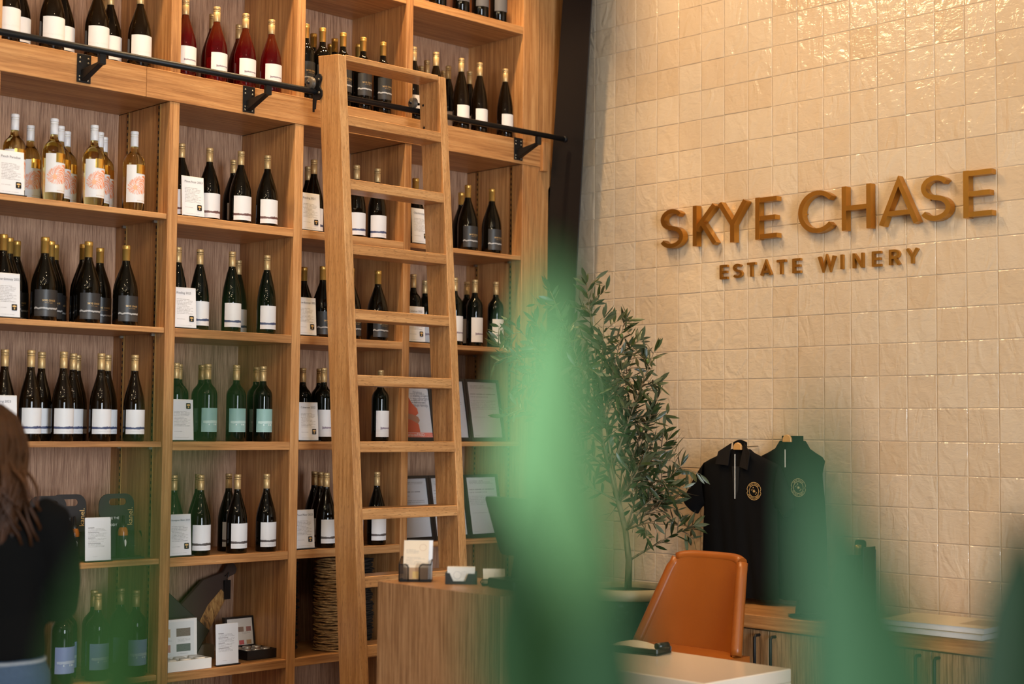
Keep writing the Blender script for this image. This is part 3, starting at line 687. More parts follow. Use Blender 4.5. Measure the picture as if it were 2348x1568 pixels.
M['menu'] = print_mat('menu_print', [(0.12, 0.85, 0.68, 0.76, 3, 0.55), (0.12, 0.85, 0.55, 0.65, 4, 0.55), (0.12, 0.85, 0.42, 0.52, 4, 0.55), (0.12, 0.85, 0.31, 0.39, 3, 0.55), (0.3, 0.72, 0.08, 0.105, 1, 0.4)], extra=[(0.12, 0.36, 0.765, 0.78, (0.15, 0.15, 0.17)), (0.12, 0.55, 0.655, 0.67, (0.15, 0.15, 0.17)), (0.12, 0.4, 0.525, 0.54, (0.15, 0.15, 0.17)), (0.12, 0.6, 0.395, 0.41, (0.15, 0.15, 0.17))])
def quad(w, h):     # upright sheet facing -y, origin at base centre
    return MB().add([(-w/2, 0, 0), (w/2, 0, 0), (w/2, 0, h), (-w/2, 0, h)], [(0, 1, 2, 3)], [(0, 0), (1, 0), (1, 1), (0, 1)])
card_paper = quad(0.098, 0.156).mesh('sheet'); card_paper.materials.append(M['card'])
menu_paper = quad(0.106, 0.158).mesh('sheet'); menu_paper.materials.append(M['menu'])
card_back = MB().box(-0.051, 0.051, 0.0006, 0.0026, 0.0, 0.160).mesh('holder_back', 0.0006); card_back.materials.append(M['white'])
card_base = MB().box(-0.052, 0.057, -0.010, 0.013, -0.0045, -0.0004).mesh('holder_base', 0.001); card_base.materials.append(M['blackplastic'])
badge_m = MB().prism([(-.0105, -.0085), (-.0085, -.0105), (.0085, -.0105), (.0105, -.0085), (.0105, .0085), (.0085, .0105), (-.0085, .0105), (-.0105, .0085)], -0.0006, -0.0012, lambda x, y, z: (0.0285 + x, z, 0.036 + y * 1.1)).mesh('badge'); badge_m.materials.append(M['blackplastic'])
bd = MB()
for (xx, yy, r) in ((0, .0035, .0042), (-.005, .0035, .0028), (.005, .0035, .0028), (0, -.0045, .0028)):
    bd.add([(0.0285 + xx + r * math.cos(a * PI / 4), -0.0014, 0.036 + yy * 1.1 + r * math.sin(a * PI / 4)) for a in range(8)], [tuple(range(8))])
badge_g = bd.mesh('badge_mark'); badge_g.materials.append(M['gold_ink'])
CARDS = [(-2.123, 2.378, 'Pinot Noir 2023', 'pinot card in front of the brown-hill label bottles'), (-2.149, 1.933, 'Riesling 2025', 'card in front of the slender navy-hill bottles'),
         (-2.151, 1.491, None, 'card in front of the teal label bottles'), (-2.150, 1.041, 'Sauvignon Blanc 2024', 'card by grey-hill label bottles in the second bay'),
         (-2.886, 2.378, 'Peach Paradise', 'card in front of the clear feather-label bottles'), (-2.889, 1.933, 'Chardonnay 2023', 'card in front of the charcoal-label bottles in outer bay'),
         (-2.888, 1.491, 'Riesling 2023', 'card behind the woman by navy-hill label bottles'), (-1.548, 2.378, 'Riesling 2021', 'card next to ladder top by navy-hill label bottles'),
         (-1.560, 1.933, 'Chardonnay 2023', 'card next to ladder by charcoal-label bottles'), (-1.541, 1.491, 'Cabernet 2022', 'card next to ladder by brush-stroke label bottles'),
         (-1.552, 1.041, 'Pinot Noir 2022', 'card next to ladder by grey-hill label bottles'), (-0.935, 2.378, 'Chardonnay', 'card seen between rungs by gold-capped bottle'),
         (-0.953, 1.933, 'Cabernet 2022', 'card seen between rungs by brush-stroke label bottles')]
for cx, cz, title, lb in CARDS:
    b = thing('shelf_card', 'white printed ' + lb, 'sign', (cx, YB + 0.026, cz + 0.0048), 0, 'printed wine cards on the shelves'); b.rotation_euler = (math.radians(-4), 0, 0)
    b.location.z += 0.001
    link('holder_back', card_back, parent=b); sh = link('sheet', card_paper, parent=b); link('holder_base', card_base, parent=b)
    if title:
        tm = text_mesh('heading', title, 0.0125 if len(title) < 16 else 0.0095, lambda x, y: (-0.038 + x, -0.0008, 0.134 + y)); tm.materials.append(M['dark_ink']); link('heading', tm, parent=sh)
    bg = link('badge', badge_m, parent=sh)
    if cz == 1.491 and cx == -2.151: bg.location.z = 0.098
    g_ = link('badge_mark', badge_g, parent=b)
    if cz == 1.491 and cx == -2.151: g_.location.z = 0.098
for cx, cz, lb in ((-2.504, 1.041, 'white printed price card in front of the black gift packs'), (-1.924, 0.599, 'white printed price card between the spice gift sets')):
    b = thing('shelf_card', lb, 'sign', (cx, YB + 0.026, cz + 0.0056), 0, 'printed price cards'); b.rotation_euler = (math.radians(-3), 0, 0)
    link('holder_back', card_back, parent=b); link('sheet', menu_paper, parent=b); link('holder_base', card_base, parent=b)

# ------------------------------------------------------------------ document frames
DOC1 = print_mat('licence_print_a', [(0.08, 0.9, 0.90, 0.95, 2, 0.6), (0.08, 0.95, 0.76, 0.79, 1, 0.9), (0.08, 0.7, 0.69, 0.72, 1, 0.5), (0.1, 0.9, 0.58, 0.64, 2, 0.5), (0.08, 0.5, 0.03, 0.05, 1, 0.4)], (0.66, 0.68, 0.72))
DOC2 = print_mat('licence_print_b', [(0.1, 0.9, 0.88, 0.95, 3, 0.55), (0.05, 0.95, 0.77, 0.80, 1, 0.9), (0.05, 0.85, 0.72, 0.75, 1, 0.6), (0.05, 0.9, 0.50, 0.68, 6, 0.35), (0.1, 0.9, 0.36, 0.38, 1, 0.4), (0.05, 0.5, 0.03, 0.05, 1, 0.4)], (0.66, 0.67, 0.69))
M['posterbg'] = print_mat('poster_print', [(0.42, 0.95, 0.55, 0.78, 6, 0.55)], (0.74, 0.73, 0.74), extra=[(0.0, 1.0, 0.0, 0.085, (0.75, 0.13, 0.06))])
M['orange_cloth'] = plain('poster_orange', (0.62, 0.12, 0.05), 0.5); M['skinp'] = plain('poster_skin', (0.42, 0.20, 0.12), 0.5)
def docframe(cx, cz, w, h, mat, label, tilt=-11, poster=False):
    b = thing('document_frame', label, 'frame', (cx, YB + 0.075, cz + 0.002)); b.rotation_euler = (math.radians(tilt), 0, 0)
    fr = 0.0135; mb = MB()
    mb.box(-w/2, w/2, 0, 0.012, 0, fr * 1.3); mb.box(-w/2, w/2, 0, 0.012, h - fr, h); mb.box(-w/2, -w/2 + fr, 0, 0.012, fr * 1.3, h - fr); mb.box(w/2 - fr, w/2, 0, 0.012, fr * 1.3, h - fr)
    mb.obj('border', M['blackplastic'], b)
    iw, ih = w - 2 * fr, h - 2.3 * fr
    s = quad(iw, ih).obj('sheet', mat, b, loc=(0, 0.006, fr * 1.3))
    MB().box(-iw/2, iw/2, 0.0030, 0.0045, fr * 1.3, h - fr).obj('glass_pane', M['pane'], b)
    MB().box(-w/2 + .002, w/2 - .002, 0.0072, 0.011, 0.002, h - 0.002).obj('backing', M['blackplastic'], b)
    st = MB().hexa([(-0.02, 0.0125, h * 0.55), (0.02, 0.0125, h * 0.55), (0.02, 0.0145, h * 0.55), (-0.02, 0.0145, h * 0.55), (-0.02, 0.0125, h*0.60), (0.02, 0.0125, h*0.60), (0.02, 0.0145, h*0.60), (-0.02, 0.0145, h*0.60)])
    st.obj('easel_clip', M['blackplastic'], b)
    if poster:
        fz = fr * 1.3
        def pp(pts): return [(-iw/2 + a * iw, 0.0054, fz + c * ih) for a, c in pts]
        body = [(-.0, .09), (.62, .09), (.60, .22), (.50, .36), (.62, .42), (.60, .50), (.45, .60), (.34, .74), (.22, .90), (.0, .99)]
        MB().add(pp(body), [tuple(range(len(body)))]).obj('dress', M['orange_cloth'], s, loc=(0, -0.006, -fz))
        hand = [(.22, .33), (.40, .30), (.58, .24), (.64, .30), (.60, .36), (.44, .40), (.24, .42)]
        MB().add([(x, y - 0.0003, z) for x, y, z in pp(hand)], [tuple(range(len(hand)))]).obj('hand', M['skinp'], s, loc=(0, -0.006, -fz))
        tm = text_mesh('title', 'Warning', 0.030, lambda x, y: (x - iw * 0.02, -0.0008, ih * 0.86 + y)); tm.materials.append(M['navy_ink']); link('title', tm, parent=s)
        tm = text_mesh('message', 'Drinking\nduring pregnancy\ncan cause birth\ndefects and\nbrain damage', 0.0155, lambda x, y: (x + iw * 0.02, -0.0008, ih * 0.77 + y), align='LEFT'); tm.materials.append(M['grey_ink']); link('message', tm, parent=s)
        tm = text_mesh('web_address', 'ontario.ca/FASD', 0.019, lambda x, y: (x - iw * 0.42, -0.0008, ih * 0.025 + y)); tm.materials.append(M['white_ink']); link('web_address', tm, parent=s)
    return b
M['pane'] = NT('glass_pane').P(color=(1, 1, 1), rough=0.02, trans=1.0, ior=1.12)
M['navy_ink'] = plain('navy_ink', (0.03, 0.05, 0.16), 0.6); M['grey_ink'] = plain('grey_ink', (0.22, 0.22, 0.27), 0.6)
docframe(-0.895, 1.491, 0.218, 0.296, M['posterbg'], 'black framed health poster with orange dress seen through the ladder', poster=True)
docframe(-0.675, 1.491, 0.218, 0.298, DOC1, 'black framed certificate on the upper shelf half hidden by the ladder stile')
docframe(-0.455, 1.491, 0.218, 0.298, DOC2, 'black framed certificate on the upper shelf beside the olive leaves')
docframe(-0.895, 1.041, 0.218, 0.298, DOC1, 'black framed certificate on the lower shelf seen between ladder rungs')
docframe(-0.675, 1.041, 0.218, 0.298, DOC2, 'black framed certificate on the lower shelf half hidden by the ladder stile')
docframe(-0.455, 1.041, 0.218, 0.298, DOC2, 'black framed certificate on the lower shelf behind the blurred green leaf')

# ------------------------------------------------------------------ gift packs (outer bay)
def rrect(w, h, r, n=5, cx=0, cy=0):
    p = []
    for (sx, sy, a0) in ((1, 1, 0), (-1, 1, 90), (-1, -1, 180), (1, -1, 270)):
        for i in range(n + 1):
            a = math.radians(a0 + 90 * i / n); p.append((cx + sx * (w / 2 - r) + r * math.cos(a), cy + sy * (h / 2 - r) + r * math.sin(a)))
    return p
def frame_prism(mb, outer, inner, y0, y1):
    """plate in xz with a hole; outer/inner same count"""
    n = len(outer); v = [(a, y0, b) for a, b in outer] + [(a, y0, b) for a, b in inner] + [(a, y1, b) for a, b in outer] + [(a, y1, b) for a, b in inner]
    f = []
    for i in range(n):
        j = (i + 1) % n
        f += [(i, j, n + j, n + i), (2*n + i, 3*n + i, 3*n + j, 2*n + j), (i, 2*n + i, 2*n + j, j), (n + i, n + j, 3*n + j, 3*n + i)]
    mb.add(v, f)
M['packblack'] = plain('black_card_sleeve', (0.014, 0.014, 0.016), 0.4); M['orange_syrup'] = plain('orange_syrup', (0.45, 0.13, 0.015), 0.2); M['darkjar'] = plain('dark_label_bottle', (0.02, 0.022, 0.024), 0.25)
for i, (gx, gy, lb) in enumerate(((-2.375, 0.30, 'black handled gift pack with glass mug beside the price card'), (-2.560, 0.335, 'black handled gift pack behind the price card'), (-2.680, 0.262, 'black handled gift pack nearest the woman'))):
    b = thing('gift_pack', lb, 'gift pack', (gx, gy, 1.0415), 0, 'black handled gift packs')
    mb = MB(); frame_prism(mb, rrect(0.150, 0.105, 0.040, 6, 0, 0.195), rrect(0.074, 0.026, 0.0125, 6, 0.004, 0.216), 0, 0.004)
    mb.obj('handle_board', M['packblack'], b)
    MB().add([], []).hexa([(-0.080, -0.003, 0), (0.080, -0.003, 0), (0.080, 0.004, 0), (-0.080, 0.004, 0), (-0.075, -0.0005, 0.16), (0.075, -0.0005, 0.16), (0.075, 0.004, 0.16), (-0.075, 0.004, 0.16)]).obj('back_board', M['packblack'], b)
    MB().box(-0.082, 0.086, -0.068, -0.003, 0, 0.006).obj('tray', M['packblack'], b)
    sy = MB().lathe([(0.001, 0), (0.019, 0), (0.019, 0.095), (0.016, 0.108), (0.012, 0.112)], 18, 0.012, -0.030, 0.0062)
    bt = sy.obj('sauce_bottle', M['darkjar'], b)
    MB().lathe([(0.0194, 0.083), (0.0194, 0.096), (0.0165, 0.108), (0.0125, 0.114)], 18, 0.012, -0.030, 0.0062).obj('sauce', M['orange_syrup'], bt)
    MB().lathe([(0.013, 0.114), (0.013, 0.124), (0.007, 0.128), (0.005, 0.158), (0.001, 0.160)], 14, 0.012, -0.030, 0.0062).obj('cap', M['blackplastic'], bt)
    MB().add([(0.012 + a, -0.0500, 0.045 + c) for a, c in ((0, 0), (.004, .008), (.005, .022), (.001, .03), (-.004, .026), (-.003, .012))], [tuple(range(6))]).obj('label_mark', M['white_ink'], bt)
    mg = MB().lathe([(0.0225, 0.0), (0.030, 0.001), (0.033, 0.030), (0.032, 0.070), (0.028, 0.098), (0.0265, 0.098), (0.030, 0.070), (0.031, 0.030), (0.028, 0.004), (0.0225, 0.003)], 24, 0.056, -0.036, 0.0065)
    mgo = mg.obj('glass_mug', M['pane'], b)
    tm = text_mesh('brand_lettering', 'kanel.', 0.030, lambda x, y: (0.066 - y, -0.0045, 0.125 + x)); tm.materials.append(M['gold_ink']); link('brand_lettering', tm, parent=b)
    tm = text_mesh('headline', 'MAKE THE\nBEST\nBLOODY', 0.013, lambda x, y: (-0.052 + x, -0.0045, 0.150 + y)); tm.materials.append(M['white_ink']); link('headline', tm, parent=b)

# ------------------------------------------------------------------ bottom shelf of second bay: board, boxes
ZB = 0.599
M['boarddark'] = plain('dark_walnut', (0.055, 0.030, 0.020), 0.5)
t = NT('live_edge_walnut'); n = t.noise(t.mapping(t.coord('Object'), (30, 1, 8)), 2.0, 4, 0.6, 1.0)
M['liveedge'] = t.P(color=t.ramp(n, [(0.35, (0.05, 0.025, 0.012)), (0.5, (0.35, 0.17, 0.05)), (0.7, (0.62, 0.38, 0.13))]), rough=0.45)
cb = thing('serving_board', 'dark walnut live-edge serving board with handle and black tag', 'board', (-1.90, 0.48, 0.602))
pts = [(-0.062, 0.22), (0.048, 0.31), (0.148, 0.335), (0.172, 0.368), (0.205, 0.368), (0.218, 0.345), (0.208, 0.325), (0.165, 0.310), (0.158, 0.235), (0.075, 0.125), (-0.02, 0.0), (-0.19, 0.085)]
MB().prism(pts, 0.0, 0.018, lambda x, y, z: (x, z + (y - 0.2) * 0.16, y)).obj('board', M['boarddark'], cb, 0.002)
ed = [(0.130, 0.265), (0.158, 0.235), (0.085, 0.140), (-0.018, 0.005), (-0.075, 0.035), (0.0, 0.120), (0.06, 0.205)]
MB().prism(ed, -0.0012, -0.0002, lambda x, y, z: (x, z + (y - 0.2) * 0.16, y)).obj('live_edge', M['liveedge'], cb)
MB().box(0.141, 0.171, 0.000, 0.004, 0.222, 0.302).obj('hang_tag', M['blackplastic'], cb)
MB().tube([(0.150, 0.012, 0.318), (0.165, 0.006, 0.335), (0.156, 0.003, 0.300)], 0.002, 6).obj('cord', M['blackplastic'], cb)
gb = thing('gift_box', 'dark olive gift box standing on its corner behind the spice set', 'box', (-2.02, 0.375, 0.602))
M['olivebox'] = plain('dark_olive_card', (0.035, 0.032, 0.022), 0.6)
gpts = [(-0.16, 0.36), (0.125, 0.115), (0.045, 0.0), (-0.16, 0.0)]
MB().prism(gpts, 0.0, 0.05, lambda x, y, z: (x, z, y)).obj('box_body', M['olivebox'], gb, 0.003)
MB().prism([(0.052, 0.0), (0.15, 0.0), (0.15, 0.055), (0.092, 0.06)], 0.004, 0.06, lambda x, y, z: (x, z, y)).obj('box_lid', plain('taupe_card', (0.12, 0.10, 0.075), 0.6), gb)
def spots_mat(name, rows, paper):
    ex = []
    cols = [(0.20, 0.45, (0.20, 0.10, 0.06)), (0.60, 0.88, (0.05, 0.10, 0.06))]
    return print_mat(name, [(0.1, 0.42, 0.40, 0.50, 4, .5), (0.56, 0.9, 0.40, 0.50, 4, .5), (0.1, 0.42, 0.04, 0.07, 1, .5), (0.56, 0.9, 0.04, 0.07, 1, .5)], paper, extra=rows)
SP1 = spots_mat('spice_print_light', [(0.05, 0.36, 0.56, 0.80, (0.50, 0.33, 0.12)), (0.52, 0.90, 0.56, 0.80, (0.10, 0.06, 0.03)), (0.05, 0.36, 0.12, 0.34, (0.45, 0.14, 0.08)), (0.52, 0.90, 0.12, 0.34, (0.035, 0.07, 0.05))], (0.72, 0.74, 0.74))
SP2 = spots_mat('spice_print_dark', [(0.08, 0.30, 0.50, 0.68, (0.30, 0.09, 0.06)), (0.42, 0.64, 0.50, 0.68, (0.20, 0.11, 0.07)), (0.74, 0.94, 0.50, 0.68, (0.26, 0.06, 0.05)), (0.08, 0.30, 0.02, 0.18, (0.18, 0.05, 0.06)), (0.42, 0.62, 0.02, 0.18, (0.55, 0.03, 0.05)), (0.72, 0.92, 0.02, 0.18, (0.50, 0.28, 0.12))], (0.70, 0.68, 0.66))
def spice_set(name, lb, cx, y0, w, d, hb, hl, bm, pm, n, lean, jm):
    s = thing('spice_set', lb, 'gift box', (cx, y0, ZB + 0.001)); mb = MB()
    mb.box(-w/2, w/2, 0, 0.004, 0, hb); mb.box(-w/2, w/2, d - 0.004, d, 0, hb); mb.box(-w/2, -w/2 + .004, 0.004, d - .004, 0, hb); mb.box(w/2 - .004, w/2, 0.004, d - .004, 0, hb); mb.box(-w/2 + .004, w/2 - .004, 0.004, d - .004, 0, 0.004)
    mb.obj('box_tray', bm, s)
    k = math.tan(math.radians(lean))
    MB().hexa([(-w/2, d + .0005, hb), (w/2, d + .0005, hb), (w/2, d + .02, hb), (-w/2, d + .02, hb), (-w/2, d + hl * k, hb + hl), (w/2, d + hl * k, hb + hl), (w/2, d + .02 + hl * k, hb + hl), (-w/2, d + .02 + hl * k, hb + hl)]).obj('box_lid', bm, s)
    q = quad(w * 0.86, hl * 0.92)
    q.v = [(a, d - 0.001 + (c + hl * .02) * k, hb + c + hl * .02) for a, _, c in q.v]
    q.obj('printed_insert', pm, s)
    for i in range(n):
        for j in range(2 if n < 4 else 3):
            jx = -w/2 + w * (i + .5) / n; jy = 0.012 + (d - 0.02) * (j + .5) / (2 if n < 4 else 3); r = min(w / n, d / (2 if n < 4 else 3)) * 0.42
            jr = MB().lathe([(r, 0.004), (r, hb - 0.004), (r * .92, hb + 0.002), (0.001, hb + 0.002)], 18, jx, jy, 0).obj('spice_tin', jm, s)
    return s
M['tinlid'] = plain('brushed_tin', (0.55, 0.53, 0.5), 0.35, metal=0.8); M['palejar'] = plain('pale_jar_lid', (0.70, 0.68, 0.64), 0.4)
spice_set('spice_set', 'white marbled open spice gift box with pale lids', -2.105, YB + 0.012, 0.196, 0.105, 0.040, 0.145, M['white'], SP1, 3, 3, M['palejar'])
spice_set('spice_set', 'black open spice gift box with printed insert', -1.728, YB + 0.070, 0.142, 0.150, 0.038, 0.118, M['blackplastic'], SP2, 3, 10, M['tinlid'])

# ------------------------------------------------------------------ woven placemat stacks behind the ladder
t = NT('woven_seagrass'); n = t.noise(t.mapping(t.coord('Object'), (60, 60, 400)), 1.0, 3, 0.6)
M['woven'] = t.P(color=t.ramp(n, [(0.3, (0.10, 0.045, 0.014)), (0.5, (0.34, 0.18, 0.06)), (0.72, (0.58, 0.36, 0.15))]), rough=0.7)
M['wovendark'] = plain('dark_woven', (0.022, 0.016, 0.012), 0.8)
mats_m = []
for k in range(5):
    nn = 36; v = []; f = []
    for (rr, zz) in ((0.001, 0.009), (0.08, 0.0095), (0.105, 0.0075), (0.110, 0.004), (0.100, 0.0005), (0.001, 0.0)):
        for i in range(nn):
            a = 2 * PI * i / nn; w = 0.0030 * math.sin(a * 3 + k * 1.7) + random.uniform(-.0022, .0022)
            r2 = rr * (1 + 0.03 * math.sin(a * 5 + k) + random.uniform(-.028, .028)) if rr > .01 else rr
            v.append((r2 * math.cos(a), r2 * math.sin(a), zz + w * (rr / .11)))
    for j in range(5):
        for i in range(nn): f.append((j*nn+i, j*nn+(i+1) % nn, (j+1)*nn+(i+1) % nn, (j+1)*nn+i))
    mats_m.append(f); me = mesh('woven_placemat', v, f, smooth=True); mats_m[k] = me
for sx, sy, n_, mt, lb, grp in ((-1.322, 0.283, 40, 'woven', 'brown woven placemat in the front stack behind the ladder stile', 'brown woven placemats'), (-1.510, 0.462, 39, 'wovendark', 'dark woven placemat in the rear stack beside the brown placemats', 'dark woven placemats'), (-1.158, 0.382, 38, 'wovendark', 'dark woven placemat in the stack seen between ladder and podium', 'dark woven placemats by the podium')):
    for i in range(n_):
        me = mats_m[i % 5]
        key = me.name + mt
        if key not in bpy.data.meshes:
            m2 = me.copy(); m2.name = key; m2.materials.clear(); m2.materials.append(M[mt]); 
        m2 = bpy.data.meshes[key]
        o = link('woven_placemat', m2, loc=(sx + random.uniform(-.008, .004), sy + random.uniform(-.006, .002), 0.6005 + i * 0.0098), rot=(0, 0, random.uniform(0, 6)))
        o.scale = (0.86, 0.86, 1); tag(o, lb, 'placemat', grp)

# ------------------------------------------------------------------ wall sign
t = NT('brushed_brass'); n = t.noise(t.mapping(t.pos(), (1, 60, 4)), 6, 2)
M['brass'] = t.P(color=(0.58, 0.31, 0.065), rough=t.m('ADD', 0.30, t.m('MULTIPLY', n, 0.12)), metal=1.0)
sg = thing('brass_letters', 'large raised brass letters spelling the upper line on the tiled wall', 'sign', (0, 0, 0))
for ch, ya, yb in (('S', -.454, -.583), ('K', -.644, -.779), ('Y', -.785, -.953), ('E', -.993, -1.109), ('C', -1.222, -1.394), ('H', -1.436, -1.579), ('A', -1.614, -1.797), ('S', -1.806, -1.931), ('E', -1.99, -2.112)):
    w = FONT[ch][0]; sc = (ya - yb) / w; H = 0.184
    if ch == 'C': ya, sc = -1.218, 0.176 / w
    mb = MB(); glyph(mb, ch, lambda x, y, d: (-0.046 + d, ya - x * sc, 2.3825 + y * H), 0.036, 0.108)
    mb.obj('letter_' + ch.lower(), M['brass'], sg)
    if ch in 'SC': pins = ((0.12, 0.5),)
    else: pins = ((0.5 * w if ch in 'Y' else SW / 2, 0.2),)
    for (pu, pv) in pins:
        MB().tube([(-0.0115, ya - pu * sc, 2.3825 + pv * H), (-0.004, ya - pu * sc, 2.3825 + pv * H)], 0.003, 6).obj('standoff_pin', M['brass'], sg)
sg2 = thing('brass_letters', 'small raised brass letters spelling the lower line on the tiled wall', 'sign', (0, 0, 0))
for ch, ya, yb in (('E', -.781, -.822), ('S', -.855, -.900), ('T', -.932, -.976), ('A', -1.004, -1.061), ('T', -1.090, -1.136), ('E', -1.173, -1.214), ('W', -1.303, -1.386), ('I', -1.415, -1.4245), ('N', -1.474, -1.523), ('E', -1.566, -1.607), ('R', -1.646, -1.693), ('Y', -1.724, -1.778)):
    w = FONT[ch][0]; sc = (ya - yb) / w
    mb = MB(); glyph(mb, ch, lambda x, y, d: (-0.021 + d, ya - x * sc, 2.2265 + y * 0.0615), 0.015, SW * 1.3)
    mb.obj('letter_' + ch.lower(), M['brass'], sg2)

# ------------------------------------------------------------------ credenza on the tiled wall
cr_ = thing('credenza', 'long low oak credenza with black pulls along the tiled wall', 'cabinet')
MB().box(-0.425, -0.006, -3.6, -0.90, 0.765, 0.820).obj('worktop', M['cred_top'], cr_, 0.003)
MB().box(-0.395, -0.008, -3.58, -0.91, 0.06, 0.7645).obj('carcass', M['cred'], cr_)
yy = -0.645; k = 0
edges = [-0.912, -1.3393, -1.70, -2.06, -2.42, -2.78, -3.14, -3.57]
for k in range(len(edges) - 1):
    d = MB().box(-0.416, -0.3955, edges[k + 1] + 0.0015, edges[k] - 0.0015, 0.07, 0.760).obj('door', M['cred'], cr_, 0.0015)
    hy = edges[k + 1] + 0.047 if k % 2 == 0 else edges[k] - 0.030
    MB().tube([(-0.4155, hy, 0.742), (-0.440, hy, 0.742), (-0.448, hy, 0.734), (-0.448, hy, 0.60), (-0.440, hy, 0.592), (-0.4155, hy, 0.592)], 0.0062, 10).obj('pull_handle', M['black'], d)
MB().box(-0.37, -0.05, -3.5, -0.95, 0, 0.06).obj('plinth', M['black'], cr_)
# magazines
mg = thing('magazine', 'thick pale magazine topmost of the pile on the credenza', 'magazine', (-0.30, -2.06, 0.8425), math.radians(4)); mg2 = thing('magazine', 'thick pale magazine lowest of the pile on the credenza', 'magazine', (-0.30, -2.06, 0.8205), math.radians(2))
M['pages'] = NT('page_edges'); tt = M['pages']; z = tt.sep(tt.pos())[2]
M['pages'] = tt.P(color=tt.mix(tt.m('GREATER_THAN', tt.m('FRACT', tt.m('MULTIPLY', z, 260)), 0.6), (0.62, 0.62, 0.66), (0.80, 0.79, 0.80)), rough=0.6)
M['cover'] = print_mat('magazine_cover', [(0.55, 0.95, 0.1, 0.9, 8, 0.2)], (0.72, 0.60, 0.42), extra=[(0.0, 0.32, 0.25, 0.85, (0.42, 0.30, 0.18))])
for g_ in (mg, mg2):
    MB().box(-0.135, 0.135, -0.20, 0.20, 0.0008, 0.0195).obj('pages', M['pages'], g_)
    q = MB().add([(-.137, -.202, .0210), (.137, -.202, .0210), (.137, .202, .0210), (-.137, .202, .0210), (-.137, -.202, .0197), (.137, -.202, .0197), (.137, .202, .0197), (-.137, .202, .0197)], [(0,1,2,3),(7,6,5,4),(0,4,5,1),(1,5,6,2),(2,6,7,3),(3,7,4,0)], [(0,0),(0,1),(1,1),(1,0)] * 2)
    q.obj('cover', M['cover'], g_)
# black cap
hat = thing('baseball_cap', 'black baseball cap lying on the credenza below the garments', 'cap', (-0.262, -1.455, 0.8205), math.radians(205))
hd = MB(); prof = []
for j in range(9):
    a = j / 8 * PI / 2; prof.append((0.088 * math.cos(a) + 0.0005, 0.125 * math.sin(a) ** 0.9))
hd.lathe(prof, 28); hd.v = [(x * 1.08, y * 0.92, z) for x, y, z in hd.v]; hd.obj('crown', M['fabric'], hat)
def brim(u, v):
    a = (u - .5) * PI * 0.86; r = 0.083 + v * 0.072 * math.cos(a * 0.95); return (r * math.cos(a) * 1.08, r * math.sin(a) * 0.95, 0.008 + 0.013 * math.cos(a * 1.8) * (1 if v > 0 else 1) + 0.004 * v)
bm_ = MB().grid(brim, 24, 5); n0 = len(bm_.v); bm_.add([(x, y, z - 0.004) for x, y, z in bm_.v[:n0]], [tuple(reversed(f)) for f in bm_.f[:]], sm=True); bm_.obj('brim', plain('black_brim', (0.012, 0.012, 0.014), 0.4), hat)
MB().lathe([(0.001, 0.005), (0.006, 0.004), (0.008, 0)], 10, 0, 0, 0.123).obj('top_button', M['fabric'], hat)
# dark bottle gift bag beside the garments
bg = thing('gift_bag', 'dark gift carton holding a gold-topped bottle on the credenza', 'gift box', (-0.12, -1.563, 0.8205))
mb = MB(); mb.box(-.045, .045, -.050, .050, 0, 0.004); mb.box(.041, .045, -.050, .050, .004, .262); mb.box(-.045, .041, -.050, -.046, .004, .275); mb.box(-.045, .041, .046, .050, .004, .235); mb.box(-.045, -.041, -.046, .046, .004, .15)
mb.obj('carton', M['packblack'], bg, 0.001)
gbo = MB().lathe([(0.001, 0.006), (0.030, 0.006), (0.032, 0.10), (0.030, 0.17), (0.018, 0.215), (0.013, 0.235), (0.012, 0.262)], 20, 0, 0.006, 0).obj('bottle', GL['dark'], bg)
MB().lathe([(0.0135, 0.240), (0.0135, 0.262), (0.0145, 0.263), (0.0145, 0.279), (0.001, 0.281)], 16, 0, 0.006, 0).obj('gold_top', CAP['gold'], gbo)
MB().prism(rrect(0.052, 0.07, 0.012, 3, 0.018, 0.262), 0, 0.004, lambda x, y, z: (0.036 + z, x, y)).obj('carton_tab', M['packblack'], bg)
MB().grid(lambda u, v: (-0.0452 - 0.006 * math.sin(u * PI), -0.04 + 0.08 * u, 0.02 + 0.13 * v), 8, 4).obj('clear_window', M['pane'], bg)

# ------------------------------------------------------------------ hanging garments
def interp(tbl, s):
    for i in range(len(tbl) - 1):
        if tbl[i][0] <= s <= tbl[i + 1][0]:
            k = (s - tbl[i][0]) / (tbl[i + 1][0] - tbl[i][0] + 1e-9); return tbl[i][1] + k * (tbl[i + 1][1] - tbl[i][1])
    return tbl[-1][1] if s > tbl[-1][0] else tbl[0][1]
def garment(o, left, right, z0, z1, xc, thick, seed, name='shirt_body'):
    nu, nv = 28, 40; mb = MB()
    def pt(side):
        def fn(u, v):
            z = z0 + (z1 - z0) * v; a, b = interp(left, z), interp(right, z); y = a + (b - a) * u
            s = u * 2 - 1; e = max(0, 1 - s * s) ** 0.5
            fold = 0.006 * math.sin(u * 19 + seed + 1.5 * math.sin(v * 4)) * (1 - v) * e + 0.004 * math.sin(u * 37 + v * 7 + seed) * (1 - v * .8) * e
            th = thick * (0.55 + 0.45 * min(1, (1 - v) * 4 + 0.15))
            return (xc - th * e + fold, y, z) if side else (xc + 0.35 * th * e, y, z)
        return fn
    mb.grid(pt(1), nu, nv); mb.grid(pt(0), nu, nv)
    return mb.obj(name, M['fabric'], o)
